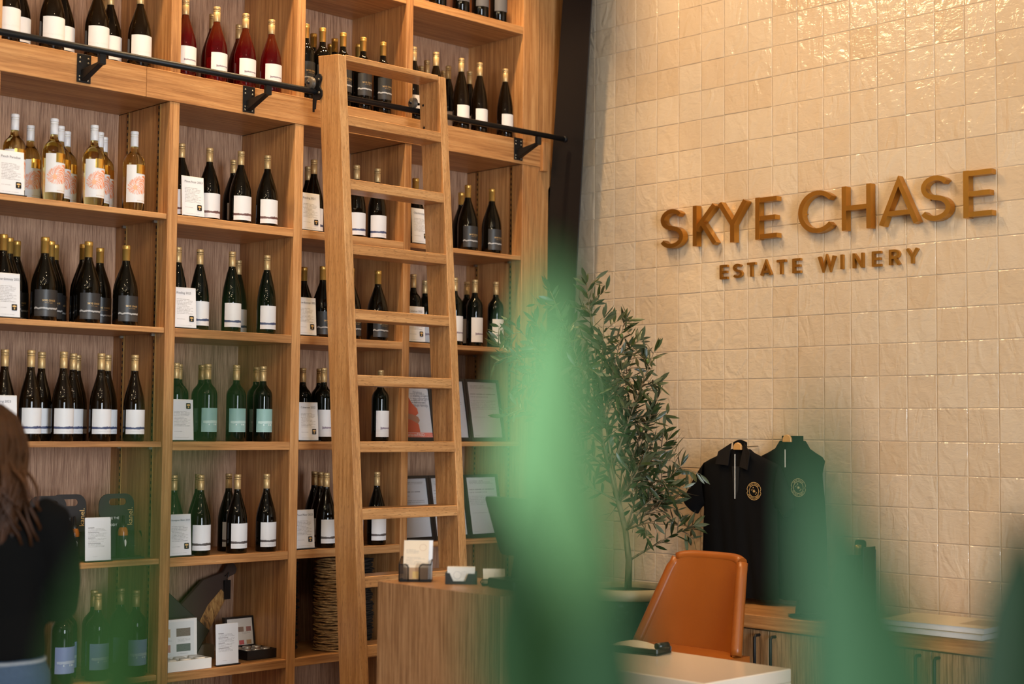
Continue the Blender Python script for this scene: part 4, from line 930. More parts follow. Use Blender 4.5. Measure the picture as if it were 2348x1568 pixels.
def sleeve(o, sh_t, armp, hem_o, hem_i, xc, thick, name='sleeve'):
    """tube from shoulder seam (top,armpit) to hem (outer,inner)"""
    mb = MB(); n = 18
    def fn(u, v):
        a = 2 * PI * u; t0 = Vector(sh_t).lerp(Vector(hem_o), v); t1 = Vector(armp).lerp(Vector(hem_i), v)
        c = (t0 + t1) / 2; d = (t0 - t1) / 2; r = thick * (0.8 + 0.2 * v)
        return (xc - r * math.sin(a) * 1.0, c.x + d.x * math.cos(a), c.y + d.y * math.cos(a) + 0.01 * math.sin(v * PI) )
    mb.grid(fn, n, 6); return mb.obj(name, M['fabric'], o)
def emblem(o, cy, cz, xf, R, mat):
    mb = MB(); X = lambda a, b: (xf, cy - a, cz + b)
    def ring(r, w, notch=False):
        n = 64; L = []
        for i in range(n + 1):
            a = 2 * PI * i / n; rr = r
            if notch:
                for c0 in (0, PI):
                    d = abs((a - c0 + PI) % (2 * PI) - PI)
                    if d < 0.16: rr = r - R * 0.13 * (1 - (d / 0.16) ** 2) ** 0.5
            L.append((rr * math.cos(a), rr * math.sin(a)))
        A, B = ribbon(L, w); m = len(A); mb.add([X(p.x, p.y) for p in A] + [X(p.x, p.y) for p in B], [(i, i + 1, m + i + 1, m + i) for i in range(m - 1)])
    ring(R, R * 0.055, True); ring(R * 0.66, R * 0.055)
    def on_arc(text, top):
        lay, wd = line_layout(text, 0.22, 0.5); hh = R * 0.17; r0 = R * 0.745; tot = wd * hh / (R * 0.83); 
        for ch, xx in lay:
            def fn(x, y, d, xx=xx):
                s = (xx + x) * hh / (R * 0.83) - tot / 2
                if top: a = PI / 2 - s; r = r0 + y * hh
                else: a = -PI / 2 + s; r = r0 + hh - y * hh
                return X(r * math.cos(a), r * math.sin(a))
            glyph(mb, ch, fn, 0, SW * 1.3)
    on_arc('SKYE CHASE', True); on_arc('ESTATE WINERY', False)
    def star(cx, cy_, r, n):
        p = []
        for i in range(2 * n):
            a = PI * i / n + 0.3; q = r if i % 2 == 0 else r * 0.38; p.append(X((cx + q * math.cos(a)) * R, (cy_ + q * math.sin(a)) * R))
        mb.add(p + [X(cx * R, cy_ * R)], [(i, (i + 1) % (2 * n), 2 * n) for i in range(2 * n)])
    for s_ in ((0, 0, .23, 8), (-.1, .40, .11, 6), (-.36, .12, .08, 6), (-.22, .20, .05, 5), (.34, -.18, .11, 6), (.22, -.34, .09, 6), (.18, -.03, .05, 5)): star(*s_)
    return mb.obj('emblem', mat, o)
WH = plain('hanger_beech', (0.55, 0.30, 0.10), 0.35)
def hanger(o, cy, cz, xc, w, xn):
    mb = MB(); n = 16
    def fn(u, v):
        q = u * 2 - 1; an = 2 * PI * v
        return (xc + 0.006 * math.cos(an), cy + q * w, cz - 0.085 * abs(q) ** 1.2 + 0.009 * math.sin(an))
    mb.grid(fn, 32, 10); h = mb.obj('hanger_arm', WH, o)
    MB().prism([(-.022, -.004), (.022, -.004), (.021, .012), (.013, .024), (0, .028), (-.013, .024), (-.021, .012)], xn, xn + 0.012, lambda a, b, c: (c, cy + a, cz + 0.012 + b)).obj('hanger_neck', WH, o, 0.002)
    MB().tube([(xn + 0.012, cy, cz + 0.02), (-0.004, cy, cz + 0.024)], 0.002, 6).obj('hanger_hook', M['chrome'], o)
XP = -0.118
pl = thing('polo_shirt', 'black short-sleeved polo shirt with gold round emblem on wooden hanger', 'shirt')
garment(pl, [(0.74, -.760), (1.0, -.763), (1.208, -.771), (1.30, -.765), (1.414, -.772), (1.459, -.885), (1.475, -.93)], [(0.74, -1.172), (1.0, -1.168), (1.196, -1.164), (1.30, -1.170), (1.409, -1.175), (1.456, -1.05), (1.475, -1.022)], 0.845, 1.474, XP, 0.034, 0.4)
sleeve(pl, (-.772, 1.412), (-.785, 1.225), (-.661, 1.249), (-.735, 1.186), XP, 0.030); sleeve(pl, (-1.175, 1.408), (-1.155, 1.225), (-1.252, 1.235), (-1.198, 1.189), XP, 0.030)
def collar(o, ys, name='collar_flap'):
    mb = MB(); (a, b, c, d) = ys
    v = [(XP - .030, a[0], a[1]), (XP - .040, b[0], b[1]), (XP - .044, c[0], c[1]), (XP - .042, d[0], d[1])]
    v2 = [(x + .005, y, z) for x, y, z in v]
    mb.hexa(v + v2); return mb.obj(name, plain('black_collar', (0.008, 0.006, 0.005), 0.85, spec=0.2), o, 0.001)
collar(pl, ((-.944, 1.500), (-.880, 1.462), (-.868, 1.408), (-.935, 1.402))); collar(pl, ((-1.012, 1.500), (-1.050, 1.458), (-1.040, 1.385), (-.995, 1.398)))
MB().grid(lambda u, v: (XP - .012 + .0 * u, -.940 - .075 * u, 1.43 + .072 * v + .012 * math.sin(u * PI)), 10, 3).obj('collar_band', M['fabric'], pl)
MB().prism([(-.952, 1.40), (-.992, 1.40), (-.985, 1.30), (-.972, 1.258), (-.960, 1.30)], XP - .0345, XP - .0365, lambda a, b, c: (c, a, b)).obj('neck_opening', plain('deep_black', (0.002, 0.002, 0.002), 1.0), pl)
MB().box(XP - .039, XP - .037, -.9715, -.9685, 1.262, 1.452).obj('pale_strip', M['white_ink'], pl)
hanger(pl, -.978, 1.462, XP, 0.15, XP - 0.034)
emblem(pl, -1.073, 1.298, XP - 0.0415, 0.037, M['gold_ink'])
XV = -0.050
vs = thing('zip_vest', 'black sleeveless zip vest with round emblem behind the polo shirt', 'vest')
garment(vs, [(0.74, -1.03), (1.25, -1.03), (1.38, -1.045), (1.445, -1.03), (1.475, -1.10), (1.53, -1.14)], [(0.74, -1.372), (1.15, -1.362), (1.284, -1.352), (1.375, -1.342), (1.438, -1.358), (1.475, -1.285), (1.53, -1.247)], 0.845, 1.512, XV, 0.024, 2.1, 'vest_body')
mb = MB(); mb.grid(lambda u, v: (XV - 0.030 * math.sin(u * PI) , -1.138 - .110 * u, 1.455 + .078 * v - .022 * math.sin(u * PI) * (1 - v)), 14, 4); mb.obj('stand_collar', M['fabric'], vs)
MB().box(XV - .0335, XV - .0325, -1.1795, -1.1765, 1.40, 1.475).obj('zip', M['white_ink'], vs)
hanger(vs, -1.190, 1.498, XV + 0.002, 0.12, XV - 0.040)
emblem(vs, -1.243, 1.317, XV - 0.0300, 0.037, plain('dull_gold_ink', (0.42, 0.34, 0.18), 0.6))

# ------------------------------------------------------------------ orange counter chair
t = NT('cognac_leather'); n = t.noise(t.coord('Object'), 90, 4, 0.6); n2 = t.noise(t.coord('Object'), 4, 2)
t.bump(n, 0.06, 0.004)
M['leather'] = t.P(color=t.mix(n2, (0.24, 0.062, 0.006), (0.33, 0.092, 0.010)), rough=0.36)
ch = thing('counter_chair', 'cognac leather counter chair with winged back in front of the credenza', 'chair')
def backf(u, v, off):
    # u across (left y to right y), v up; tapered and curved back facing -x
    yl = -0.925 + (-1.035 + 0.925) * v; yr = -1.415 + (-1.356 + 1.415) * v
    y = yl + (yr - yl) * u; s = u * 2 - 1
    x = -0.665 + 0.055 * v - 0.085 * (1 - 0.72 * v) * abs(s) ** 3.2
    z = 0.70 + 0.352 * v - 0.012 * abs(s) ** 6 * (v > .9)
    return (x + off, y, z)
mb = MB(); nu, nv = 26, 16
mb.grid(lambda u, v: backf(u, v, 0), nu, nv); mb.grid(lambda u, v: backf(u, v, 0.055 - 0.012 * v), nu, nv)
def strip(fa, fb, n):
    mb.grid(lambda u, v: tuple(Vector(fa(u)).lerp(Vector(fb(u)), v)), n, 3)
strip(lambda u: backf(u, 1, 0), lambda u: (lambda p: (p[0], p[1], p[2]))(backf(u, 1, 0.043)), nu)
strip(lambda u: backf(u, 0, 0), lambda u: backf(u, 0, 0.055), nu)
strip(lambda u: backf(0, u, 0), lambda u: backf(0, u, 0.055 - .012 * u), nv); strip(lambda u: backf(1, u, 0), lambda u: backf(1, u, 0.055 - .012 * u), nv)
bko = mb.obj('backrest', M['leather'], ch)
for u_ in (0.0, 1.0):
    MB().tube([tuple(Vector(backf(u_, v / 14, 0.02)) + Vector((0, 0.002 if u_ == 0 else -0.002, 0))) for v in range(15)], 0.0225, 10).obj('wing_roll', M['leather'], bko)
MB().tube([backf(u / 20, 1, 0.021) for u in range(21)], 0.0225, 10).obj('top_roll', M['leather'], bko)
mb = MB()
def seatf(u, v, z):
    y = -0.915 - 0.51 * u; x = -0.655 - 0.42 * v; e = (1 - (2*u-1)**6) * (1 - (2*v-1)**6); return (x, y, z + 0.018 * e)
mb.grid(lambda u, v: seatf(u, v, 0.695), 16, 14); mb.grid(lambda u, v: (seatf(u, v, 0)[0], seatf(u, v, 0)[1], 0.625), 2, 2)
for (a, b, c, d) in ((0, 0, 1, 0), (1, 0, 1, 1), (1, 1, 0, 1), (0, 1, 0, 0)):
    mb.grid(lambda u, v: tuple(Vector((seatf(a + (c - a) * u, b + (d - b) * u, 0)[0], seatf(a + (c - a) * u, b + (d - b) * u, 0)[1], 0.625 + 0.07 * v))), 12, 2)
mb.obj('seat', M['leather'], ch)
for lx, ly in ((-0.68, -0.95), (-0.68, -1.39), (-1.03, -0.95), (-1.03, -1.39)):
    MB().tube([(lx, ly, 0.63), (lx + (0.03 if lx > -0.9 else -0.03), ly + (0.03 if ly > -1.1 else -0.03), 0.0)], [0.016, 0.010], 10).obj('leg', M['black'], ch)
MB().tube([(-1.045, -0.935, 0.25), (-1.045, -1.405, 0.25)], 0.008, 8).obj('footrest', M['black'], ch)

# ------------------------------------------------------------------ cream table with tray
tb = thing('waterfall_table', 'cream stone waterfall table in front of the cognac chair', 'table')
MB().box(-1.585, -1.13, -1.955, -0.98, 0.715, 0.760).obj('table_top', M['cream'], tb, 0.003)
MB().box(-1.585, -1.13, -1.955, -1.90, 0.0, 0.7145).obj('side_panel', M['cream'], tb, 0.002); MB().box(-1.585, -1.13, -1.04, -0.98, 0.0, 0.7145).obj('side_panel', M['cream'], tb, 0.002)
tr = thing('tray', 'small black tray with folded paper on the cream table', 'tray', (-1.235, -1.36, 0.7605), math.radians(12))
mb = MB(); mb.box(-.055, .055, -.115, .115, 0, .006); mb.box(-.055, -.049, -.115, .115, .006, .024); mb.box(.049, .055, -.115, .115, .006, .024); mb.box(-.049, .049, -.115, -.109, .006, .024); mb.box(-.049, .049, .109, .115, .006, .024)
mb.obj('tray_body', M['blackplastic'], tr, 0.002)
MB().grid(lambda u, v: (-.045 + .09 * v, -.09 + .18 * u, .012 + .022 * math.sin(u * 2.6) * (0.6 + .4 * v)), 10, 4).obj('folded_paper', plain('cream_paper', (0.75, 0.68, 0.55), 0.6), tr)
MB().tube([(-.03, -.1, .03), (.02, -.118, .031)], 0.012, 10).obj('pen', M['blackplastic'], tr)

# ------------------------------------------------------------------ podium and desk items
pd = thing('podium', 'tall oak veneer reception podium in front of the ladder', 'podium')
MB().box(-2.1835, -1.8925, -1.6475, -1.1125, 1.030, 1.050).obj('podium_top', M['podium'], pd)
for bx in ((-2.2045, -2.184, -1.669, -1.091), (-1.892, -1.8715, -1.669, -1.091)): MB().box(*bx, 0.0, 1.050).obj('side_panel', M['podium'], pd)
MB().box(-2.1835, -1.8925, -1.112, -1.0915, 0.0, 1.050).obj('back_panel', M['podium'], pd); MB().box(-2.1835, -1.8925, -1.668, -1.648, 0.0, 1.050).obj('front_panel', M['podium'], pd)
ZP = 1.0505
# wire-mesh leaflet holder
bh = thing('leaflet_holder', 'black wire mesh leaflet holder on the podium', 'holder', (-2.105, -1.165, ZP), math.radians(-46))
t = NT('black_wire_mesh'); uv = t.coord('UV'); u, v, _ = t.sep(uv)[0:3]
hole = t.m('MULTIPLY', t.m('GREATER_THAN', t.m('ABSOLUTE', t.m('SUBTRACT', t.m('FRACT', t.m('ADD', t.m('MULTIPLY', u, 26), t.m('MULTIPLY', v, 20))), 0.5)), 0.16), t.m('GREATER_THAN', t.m('ABSOLUTE', t.m('SUBTRACT', t.m('FRACT', t.m('SUBTRACT', t.m('MULTIPLY', u, 26), t.m('MULTIPLY', v, 20))), 0.5)), 0.16))
M['mesh'] = t.P(color=(0.012, 0.012, 0.012), rough=0.4, alpha=t.m('SUBTRACT', 1.0, t.m('MULTIPLY', hole, 0.85)))
MB().grid(lambda u, v: (-.052 + .104 * u, .030, .075 * v), 1, 1).obj('mesh_back', M['mesh'], bh)
for sx in (-.052, .052): MB().grid(lambda u, v: (sx, -.030 + .06 * u, .002 + (.055 + .02 * u) * v), 1, 1).obj('mesh_side', M['mesh'], bh)
for a, b in ((-.052, -.022), (.014, .052)): MB().grid(lambda u, v: (a + (b - a) * u, -.030, .002 + .055 * v), 1, 1).obj('mesh_front', M['mesh'], bh)
MB().box(-.053, .053, -.031, .031, 0, .006).obj('base_plate', M['black'], bh)
for path in ([(-.052, -.031, .004), (-.052, -.031, .057), (-.030, -.031, .057), (-.022, -.031, .048), (-.022, -.031, .004)], [(.014, -.031, .004), (.014, -.031, .048), (.022, -.031, .057), (.052, -.031, .057), (.052, .030, .076), (-.052, .030, .076), (-.052, -.031, .057)]):
    MB().tube(path, 0.0022, 6).obj('wire_frame', M['black'], bh)
M['leaflet'] = print_mat('leaflet_print', [(0.10, 0.62, 0.66, 0.78, 3, 0.45), (0.10, 0.85, 0.36, 0.58, 6, 0.45)], (0.80, 0.66, 0.50), extra=[(0.0, 1.0, 0.0, 0.30, (0.40, 0.22, 0.10)), (0.38, 0.62, 0.02, 0.2, (0.60, 0.40, 0.14))])
for i, (dx, dy, mt, lb) in enumerate(((0.0, 0.0, 'leaflet', 'cream printed leaflet with round crest in the mesh holder'), (0.012, 0.010, 'card', 'pale leaflet tucked behind the cream one in the mesh holder'))):
    lf = thing('leaflet', lb, 'leaflet', (-2.105, -1.165, ZP), math.radians(-46))
    q = quad(0.082, 0.128); q.v = [(a + dx, -.018 + dy + c * 0.26, .0075 + c * 0.966) for a, _, c in q.v]; q2 = MB().add(q.v, q.f, q.uv); q2.add([(x, y + .003, z) for x, y, z in q.v], [(3, 2, 1, 0)], q.uv)
    s_ = q2.obj('sheet', M[mt], lf)
    if i == 0:
        rb = MB(); A, B = ribbon([(0.011 * math.cos(2 * PI * k / 24), 0.011 * math.sin(2 * PI * k / 24)) for k in range(25)], 0.0006); m_ = len(A)
        rb.add([(0.022 + p.x, -.0187 + (.105 + p.y) * .26, .0075 + (.105 + p.y) * .966) for p in A] + [(0.022 + p.x, -.0187 + (.105 + p.y) * .26, .0075 + (.105 + p.y) * .966) for p in B], [(k, k + 1, m_ + k + 1, m_ + k) for k in range(m_ - 1)])
        rb.obj('crest', plain('rust_ink', (0.45, 0.22, 0.10), 0.6), s_)
# business card holder
bh2 = thing('card_holder', 'black business card holder between leaflet holder and small mesh tray', 'holder', (-2.045, -1.320, ZP), math.radians(-46))
mb = MB(); mb.box(-.050, .050, .020, .023, 0, .038); mb.box(-.050, -.047, -.022, .020, 0, .036); mb.box(.047, .050, -.022, .020, 0, .036); mb.box(-.047, .047, -.020, .020, 0, .004)
mb.add([(-.050, -.023, 0), (.050, -.023, 0), (.050, -.023, .034), (.024, -.023, .034), (.014, -.023, .010), (-.024, -.023, .010), (-.036, -.023, .036), (-.050, -.023, .036)], [(0, 1, 4, 5), (1, 2, 3, 4), (0, 5, 6, 7)])
mb.obj('holder_body', plain('black_leatherette', (0.014, 0.014, 0.014), 0.5), bh2)
cs = thing('business_cards', 'block of white business cards standing in the black card holder', 'cards', (-2.045, -1.320, ZP), math.radians(-46))
M['bcard'] = print_mat('business_card_print', [(0.5, 0.9, 0.30, 0.75, 5, 0.4)], (0.78, 0.74, 0.66))
q = MB().box(-.044, .044, -.012, .012, .0045, .0545); q.obj('card_block', M['white'], cs)
q = quad(.088, .05); q.v = [(a, -.0125, c + .0045) for a, _, c in q.v]; fo = q.obj('front_card', M['bcard'], cs)
rb = MB(); A, B = ribbon([(0.012 * math.cos(2 * PI * k / 24), 0.012 * math.sin(2 * PI * k / 24)) for k in range(25)], 0.0008); m_ = len(A)
rb.add([(-.012 + p.x, -.0128, .028 + p.y) for p in A] + [(-.012 + p.x, -.0128, .028 + p.y) for p in B], [(k, k + 1, m_ + k + 1, m_ + k) for k in range(m_ - 1)]); rb.obj('crest', M['grey_ink'], fo)
# small mesh tray with note cards
bh3 = thing('mesh_tray', 'small round-cornered mesh tray of cream notes beside the terminal', 'tray', (-1.990, -1.415, ZP), math.radians(-40))
MB().box(-.040, .050, -.030, .030, 0, .004).obj('base_plate', M['black'], bh3); MB().tube([(-.040, -.030, .004), (-.045, -.030, .012), (-.040, -.030, .020), (.045, -.030, .020), (.050, -.030, .012), (.045, -.030, .004), (-.040, -.030, .004)], .0022, 6).obj('wire_frame', M['black'], bh3)
MB().grid(lambda u, v: (-.040 + .088 * u, -.0300, .004 + .016 * v), 1, 1).obj('mesh_front', M['mesh'], bh3)
q = quad(.07, .055); q.v = [(a, -.020 + c * .7, .006 + c * .8) for a, _, c in q.v]; q.obj('note_cards', M['bcard'], bh3)
# payment terminal with angled screen
ps = thing('payment_terminal', 'dark touch-screen payment terminal on the podium behind blurred leaf', 'terminal', (-1.985, -1.525, ZP), math.radians(-8))
MB().box(-.075, .075, -.07, .07, 0, .03).obj('terminal_base', M['blackplastic'], ps, .006, 2)
MB().hexa([(-.02, -.02, .03), (.02, -.02, .03), (.02, .02, .03), (-.02, .02, .03), (.0, -.02, .13), (.03, -.02, .13), (.03, .02, .13), (.0, .02, .13)]).obj('neck', M['blackplastic'], ps)
sc_ = MB().prism(rrect(.24, .20, .014, 4), 0, .02, lambda x, y, z: (-.02 + z - y * .32, x, .190 + y * .94)).obj('screen', M['blackplastic'], ps)
MB().prism(rrect(.22, .18, .008, 3), .0205, .0212, lambda x, y, z: (-.02 + z - y * .32, x, .190 + y * .94)).obj('display', plain('dark_display', (0.02, 0.022, 0.025), 0.08), sc_)

# ------------------------------------------------------------------ olive tree in its planter
def ray_pt(px, py, d): return CLOC + (CF + CR * ((px - 1174) / 3467.23) - CU * ((py - 784) / 3467.23)) * d
rt = random.Random(11)
TD = 6.45
tb0 = ray_pt(1440, 1345, TD)
tree = thing('olive_tree', 'slender potted olive tree with narrow grey-green leaves in the tiled corner', 'tree', (tb0.x, tb0.y, 0))
TO = Vector((tb0.x, tb0.y, 0))
def W(px, py, dd=0.0): return ray_pt(px, py, TD + dd) - TO
t = NT('olive_bark'); n = t.noise(t.mapping(t.coord('Object'), (40, 40, 8)), 2, 3)
M['bark'] = t.P(color=t.ramp(n, [(0.3, (0.10, 0.075, 0.045)), (0.7, (0.30, 0.23, 0.13))]), rough=0.85)
def leafmat(name, c0, c1, rough=0.42):
    t = NT(name); r = t.new('ShaderNodeObjectInfo').outputs['Random']; nz = t.noise(t.coord('Object'), 24, 2)
    back = t.new('ShaderNodeNewGeometry').outputs['Backfacing']
    col = t.mix(t.m('ADD', t.m('MULTIPLY', r, 0.6), t.m('MULTIPLY', nz, 0.4)), c0, c1)
    col = t.mix(t.m('MULTIPLY', back, 0.45), col, (0.15, 0.17, 0.10))
    return t.P(color=col, rough=rough)
M['oleaf'] = leafmat('olive_leaf', (0.016, 0.036, 0.010), (0.060, 0.090, 0.030), 0.34)
M['olive'] = plain('green_olive', (0.06, 0.10, 0.02), 0.3)
trunk_pts = [W(1440, 1350), W(1442, 1285), W(1434, 1215), W(1418, 1150, .02), W(1400, 1080, .03), W(1375, 990, .03), W(1350, 900, .02)]
MB().tube(trunk_pts, [0.016, 0.014, 0.0125, 0.011, 0.0095, 0.008, 0.006], 10).obj('trunk', M['bark'], tree)
tips = [(1345, 650, 3), (1262, 668, 4), (1180, 745, 5), (1140, 790, 5), (1185, 930, 4), (1230, 740, 5), (1432, 735, 5), (1500, 805, 4), (1478, 875, 4), (1512, 905, 3), (1492, 965, 3), (1530, 1010, 3), (1560, 1070, 2), (1520, 1100, 3), (1590, 1205, 1), (1500, 1195, 2),
        (1300, 770, 6), (1385, 730, 5), (1290, 880, 5), (1350, 840, 6), (1450, 950, 4), (1425, 850, 5), (1215, 860, 5), (1255, 980, 4), (1390, 1040, 3), (1475, 1060, 3), (1545, 1150, 2), (1335, 1110, 3), (1425, 1150, 2), (1310, 950, 5), (1460, 780, 5), (1405, 900, 5), (1380, 960, 4), (1540, 1120, 2), (1500, 1010, 3), (1440, 1010, 3), (1220, 800, 5), (1460, 1110, 2)]
br = MB(); leaves = []; 
def add_leaf(p, d):
    leaves.append((p, d, rt.uniform(0.052, 0.086), rt.uniform(0, 6.28)))
for (px, py, node) in tips:
    s0 = trunk_pts[node if node < 7 else 6]; e = W(px, py, rt.uniform(-.16, .14))
    mid = s0.lerp(e, 0.5) + Vector((rt.uniform(-.03, .03), rt.uniform(-.03, .03), rt.uniform(0.0, .05)))
    pts = []
    for i in range(9):
        k = i / 8; pts.append(s0 * (1 - k) ** 2 + mid * (2 * k * (1 - k)) + e * k * k)
    L = (e - s0).length
    br.tube(pts, [0.0055 * (1 - 0.75 * i / 8) for i in range(9)], 6)
    ns = max(12, int(L / 0.0145))
    for j in range(ns):
        k = 0.28 + 0.72 * (j + rt.random()) / ns; i = min(int(k * 8), 7); q = k * 8 - i
        p = pts[i].lerp(pts[i + 1], min(q, 1)); ax = (pts[i + 1] - pts[i]).normalized()
        side = ax.cross(Vector((rt.uniform(-1, 1), rt.uniform(-1, 1), rt.uniform(-1, 1)))).normalized()
        if rt.random() < 0.22:
            tw = p + (ax * 0.6 + side).normalized() * rt.uniform(.06, .12); br.tube([p, p.lerp(tw, .5) + Vector((0, 0, .006)), tw], [0.0022, 0.0018, 0.001], 4)
            for m_ in range(5):
                c = p.lerp(tw, 0.3 + 0.17 * m_); s2 = (tw - p).cross(Vector((rt.uniform(-1, 1), rt.uniform(-1, 1), rt.uniform(-1, 1)))).normalized(); add_leaf(c, ((tw - p).normalized() * 0.7 + s2 * 0.8).normalized())
        else: add_leaf(p, (ax * 0.6 + side * 0.9 + Vector((0, 0, 0.1))).normalized())
    for m_ in range(3): add_leaf(e, ((e - mid).normalized() + Vector((rt.uniform(-.5, .5), rt.uniform(-.5, .5), rt.uniform(-.3, .5)))).normalized())
br.obj('branch_work', M['bark'], tree)
def leaf_verts(L=1.0, w=0.115):
    v = [(0, 0, 0)]; f = []
    for k, ww in ((0.18, 0.55), (0.42, 1.0), (0.70, 0.85)): v += [(-w * ww, k, 0.02), (0, k, -0.012 + 0.03 * k), (w * ww, k, 0.02)]
    v.append((0, 1, 0.05))
    f += [(0, 2, 1), (0, 3, 2)]
    for a in (1, 4): f += [(a, a + 1, a + 4, a + 3), (a + 1, a + 2, a + 5, a + 4)]
    f += [(7, 8, 10), (8, 9, 10)]
    return v, f
LVt, LFc = leaf_verts()
lm = mesh('leaf', LVt, LFc, smooth=True); lm.materials.append(M['oleaf'])
rt.shuffle(leaves); rest = MB()
for i, (p, d, L, roll) in enumerate(leaves):
    q = d.to_track_quat('Y', 'Z').to_matrix().to_4x4() @ Matrix.Rotation(roll, 4, 'Y')
    mtx = Matrix.Translation(p) @ q @ Matrix.Scale(L, 4)
    if i < 299:
        o = link('leaf', lm, parent=tree); o.matrix_local = mtx
    else: rest.add([mtx @ Vector(v) for v in LVt], LFc, sm=True)
o = rest.obj('foliage', M['oleaf'], tree); o['kind'] = 'stuff'
for px, py in ((1485, 828), (1440, 890), (1425, 770), (1412, 1010), (1470, 985)):
    c = W(px, py, -.1); MB().lathe([(0.0005, -.011), (.006, -.008), (.0082, 0), (.006, .008), (.0005, .011)], 10, c.x, c.y, c.z).obj('olive_fruit', M['olive'], tree)
pot = thing('planter', 'tall dark glazed planter with pale rim holding the olive tree', 'planter', (tb0.x, tb0.y, 0))
zr = tb0.z
MB().lathe([(0.001, 0.0), (0.12, 0.0), (0.135, 0.02), (0.175, 0.45), (0.185, zr - 0.07), (0.178, zr - 0.045)], 36).obj('planter_body', plain('dark_teal_glaze', (0.010, 0.035, 0.034), 0.12), pot)
MB().lathe([(0.178, zr - 0.045), (0.205, zr - 0.040), (0.212, zr - 0.02), (0.205, zr + 0.002), (0.185, zr + 0.004), (0.175, zr - 0.010), (0.172, zr - 0.03)], 36).obj('rim', plain('pale_clay_rim', (0.46, 0.40, 0.27), 0.55), pot)
MB().lathe([(0.174, zr - 0.022), (0.10, zr - 0.012), (0.03, zr - 0.010), (0.0175, zr - 0.011)], 30).obj('soil', plain('dark_soil', (0.03, 0.024, 0.016), 0.95), pot)

# ------------------------------------------------------------------ woman at the shelves, seen from behind
PDp = 3.9
pc = ray_pt(-22, 1000, PDp); PO = Vector((pc.x, pc.y, 0))
pf = Vector((CF.x, CF.y, 0)).normalized(); pr = Vector((CR.x, CR.y, 0)).normalized()
per = thing('person', 'person with long brown hair in black sweater and blue jeans facing the shelves', 'person', (PO.x, PO.y, 0))
def B_(r, f, z): return pr * r + pf * f + Vector((0, 0, z))
def loft(mb, secs, n=28):
    """secs: (r, f, z, half width, half depth)"""
    v = []; fs = []
    for (r, f, z, a, b) in secs:
        for k in range(n):
            w = 2 * PI * k / n; c, s = math.cos(w), math.sin(w)
            v.append(B_(r + a * math.copysign(abs(c) ** 0.85, c), f + b * math.copysign(abs(s) ** 0.9, s), z))
    for i in range(len(secs) - 1):
        for k in range(n): fs.append((i*n+k, i*n+(k+1) % n, (i+1)*n+(k+1) % n, (i+1)*n+k))
    fs += [tuple(reversed(range(n))), tuple((len(secs)-1)*n + k for k in range(n))]
    mb.add(v, fs, sm=True)
def fused(name, mb, mat, parent, voxel, it=4):
    me = mb.mesh(name + '_raw'); o = link(name + '_raw', me)
    r = o.modifiers.new('r', 'REMESH'); r.mode = 'VOXEL'; r.voxel_size = voxel; r.use_smooth_shade = True
    s = o.modifiers.new('s', 'SMOOTH'); s.factor = 0.5; s.iterations = it
    dg = bpy.context.evaluated_depsgraph_get(); m2 = bpy.data.meshes.new_from_object(o.evaluated_get(dg)); m2.name = name
    bpy.data.objects.remove(o); bpy.data.meshes.remove(me)
    m2.polygons.foreach_set('use_smooth', [True] * len(m2.polygons)); m2.materials.clear()
    return link(name, m2, mat, parent)
M['skin'] = plain('skin', (0.50, 0.27, 0.18), 0.5)
def limb(mb, pts, rad, n=14): mb.tube([B_(*p) for p in pts], rad, n)
def arms(mb, g):
    for sd in (1, -1):
        limb(mb, [(sd * .115, 0, 1.315), (sd * .150, .0, 1.298), (sd * .172, .015, 1.23), (sd * .178, .03, 1.15), (sd * .165, .06, 1.085), (sd * .13, .16, 1.09), (sd * .10, .24, 1.13)], [.050 + g, .054 + g, .047 + g, .043 + g, .041 + g, .035 + g, .028 + g])
body = MB()
loft(body, [(0, 0, .90, .150, .10), (0, 0, .97, .140, .098), (0, .005, 1.05, .115, .085), (0, .0, 1.15, .122, .09), (0, -.005, 1.25, .142, .098), (0, -.005, 1.32, .125, .080), (0, .0, 1.355, .070, .058), (0, .012, 1.385, .047, .047), (0, .02, 1.42, .047, .050), (0, .028, 1.45, .060, .075), (0, .03, 1.49, .069, .088), (0, .025, 1.535, .067, .085), (0, .02, 1.575, .045, .055), (0, .02, 1.59, .012, .015)])
arms(body, -.006)
for sd in (1, -1):
    limb(body, [(sd * .075, 0, .93), (sd * .085, 0, .75), (sd * .085, .01, .48), (sd * .085, -.01, .30), (sd * .085, 0, .08)], [.082, .078, .055, .052, .036])
    limb(body, [(sd * .085, -.03, .04), (sd * .09, .06, .035), (sd * .095, .15, .025)], [.034, .034, .024], 10)
    hand0 = (sd * .092, .27, 1.145)
    limb(body, [(sd * .10, .24, 1.13), hand0, (sd * .085, .31, 1.155)], [.022, .030, .022], 10)
    for fi in range(4):
        a0 = (sd * (.100 - fi * .014), .315, 1.165 - fi * .004); limb(body, [(sd * .090, .295, 1.155), a0, (a0[0] - sd * .006, .345 - .004 * abs(fi - 1), 1.150), (a0[0] - sd * .016, .352, 1.128)], [.0095, .0088, .008, .0065], 8)
    limb(body, [(sd * .080, .270, 1.150), (sd * .060, .295, 1.165), (sd * .050, .318, 1.158)], [.0105, .009, .007], 8)
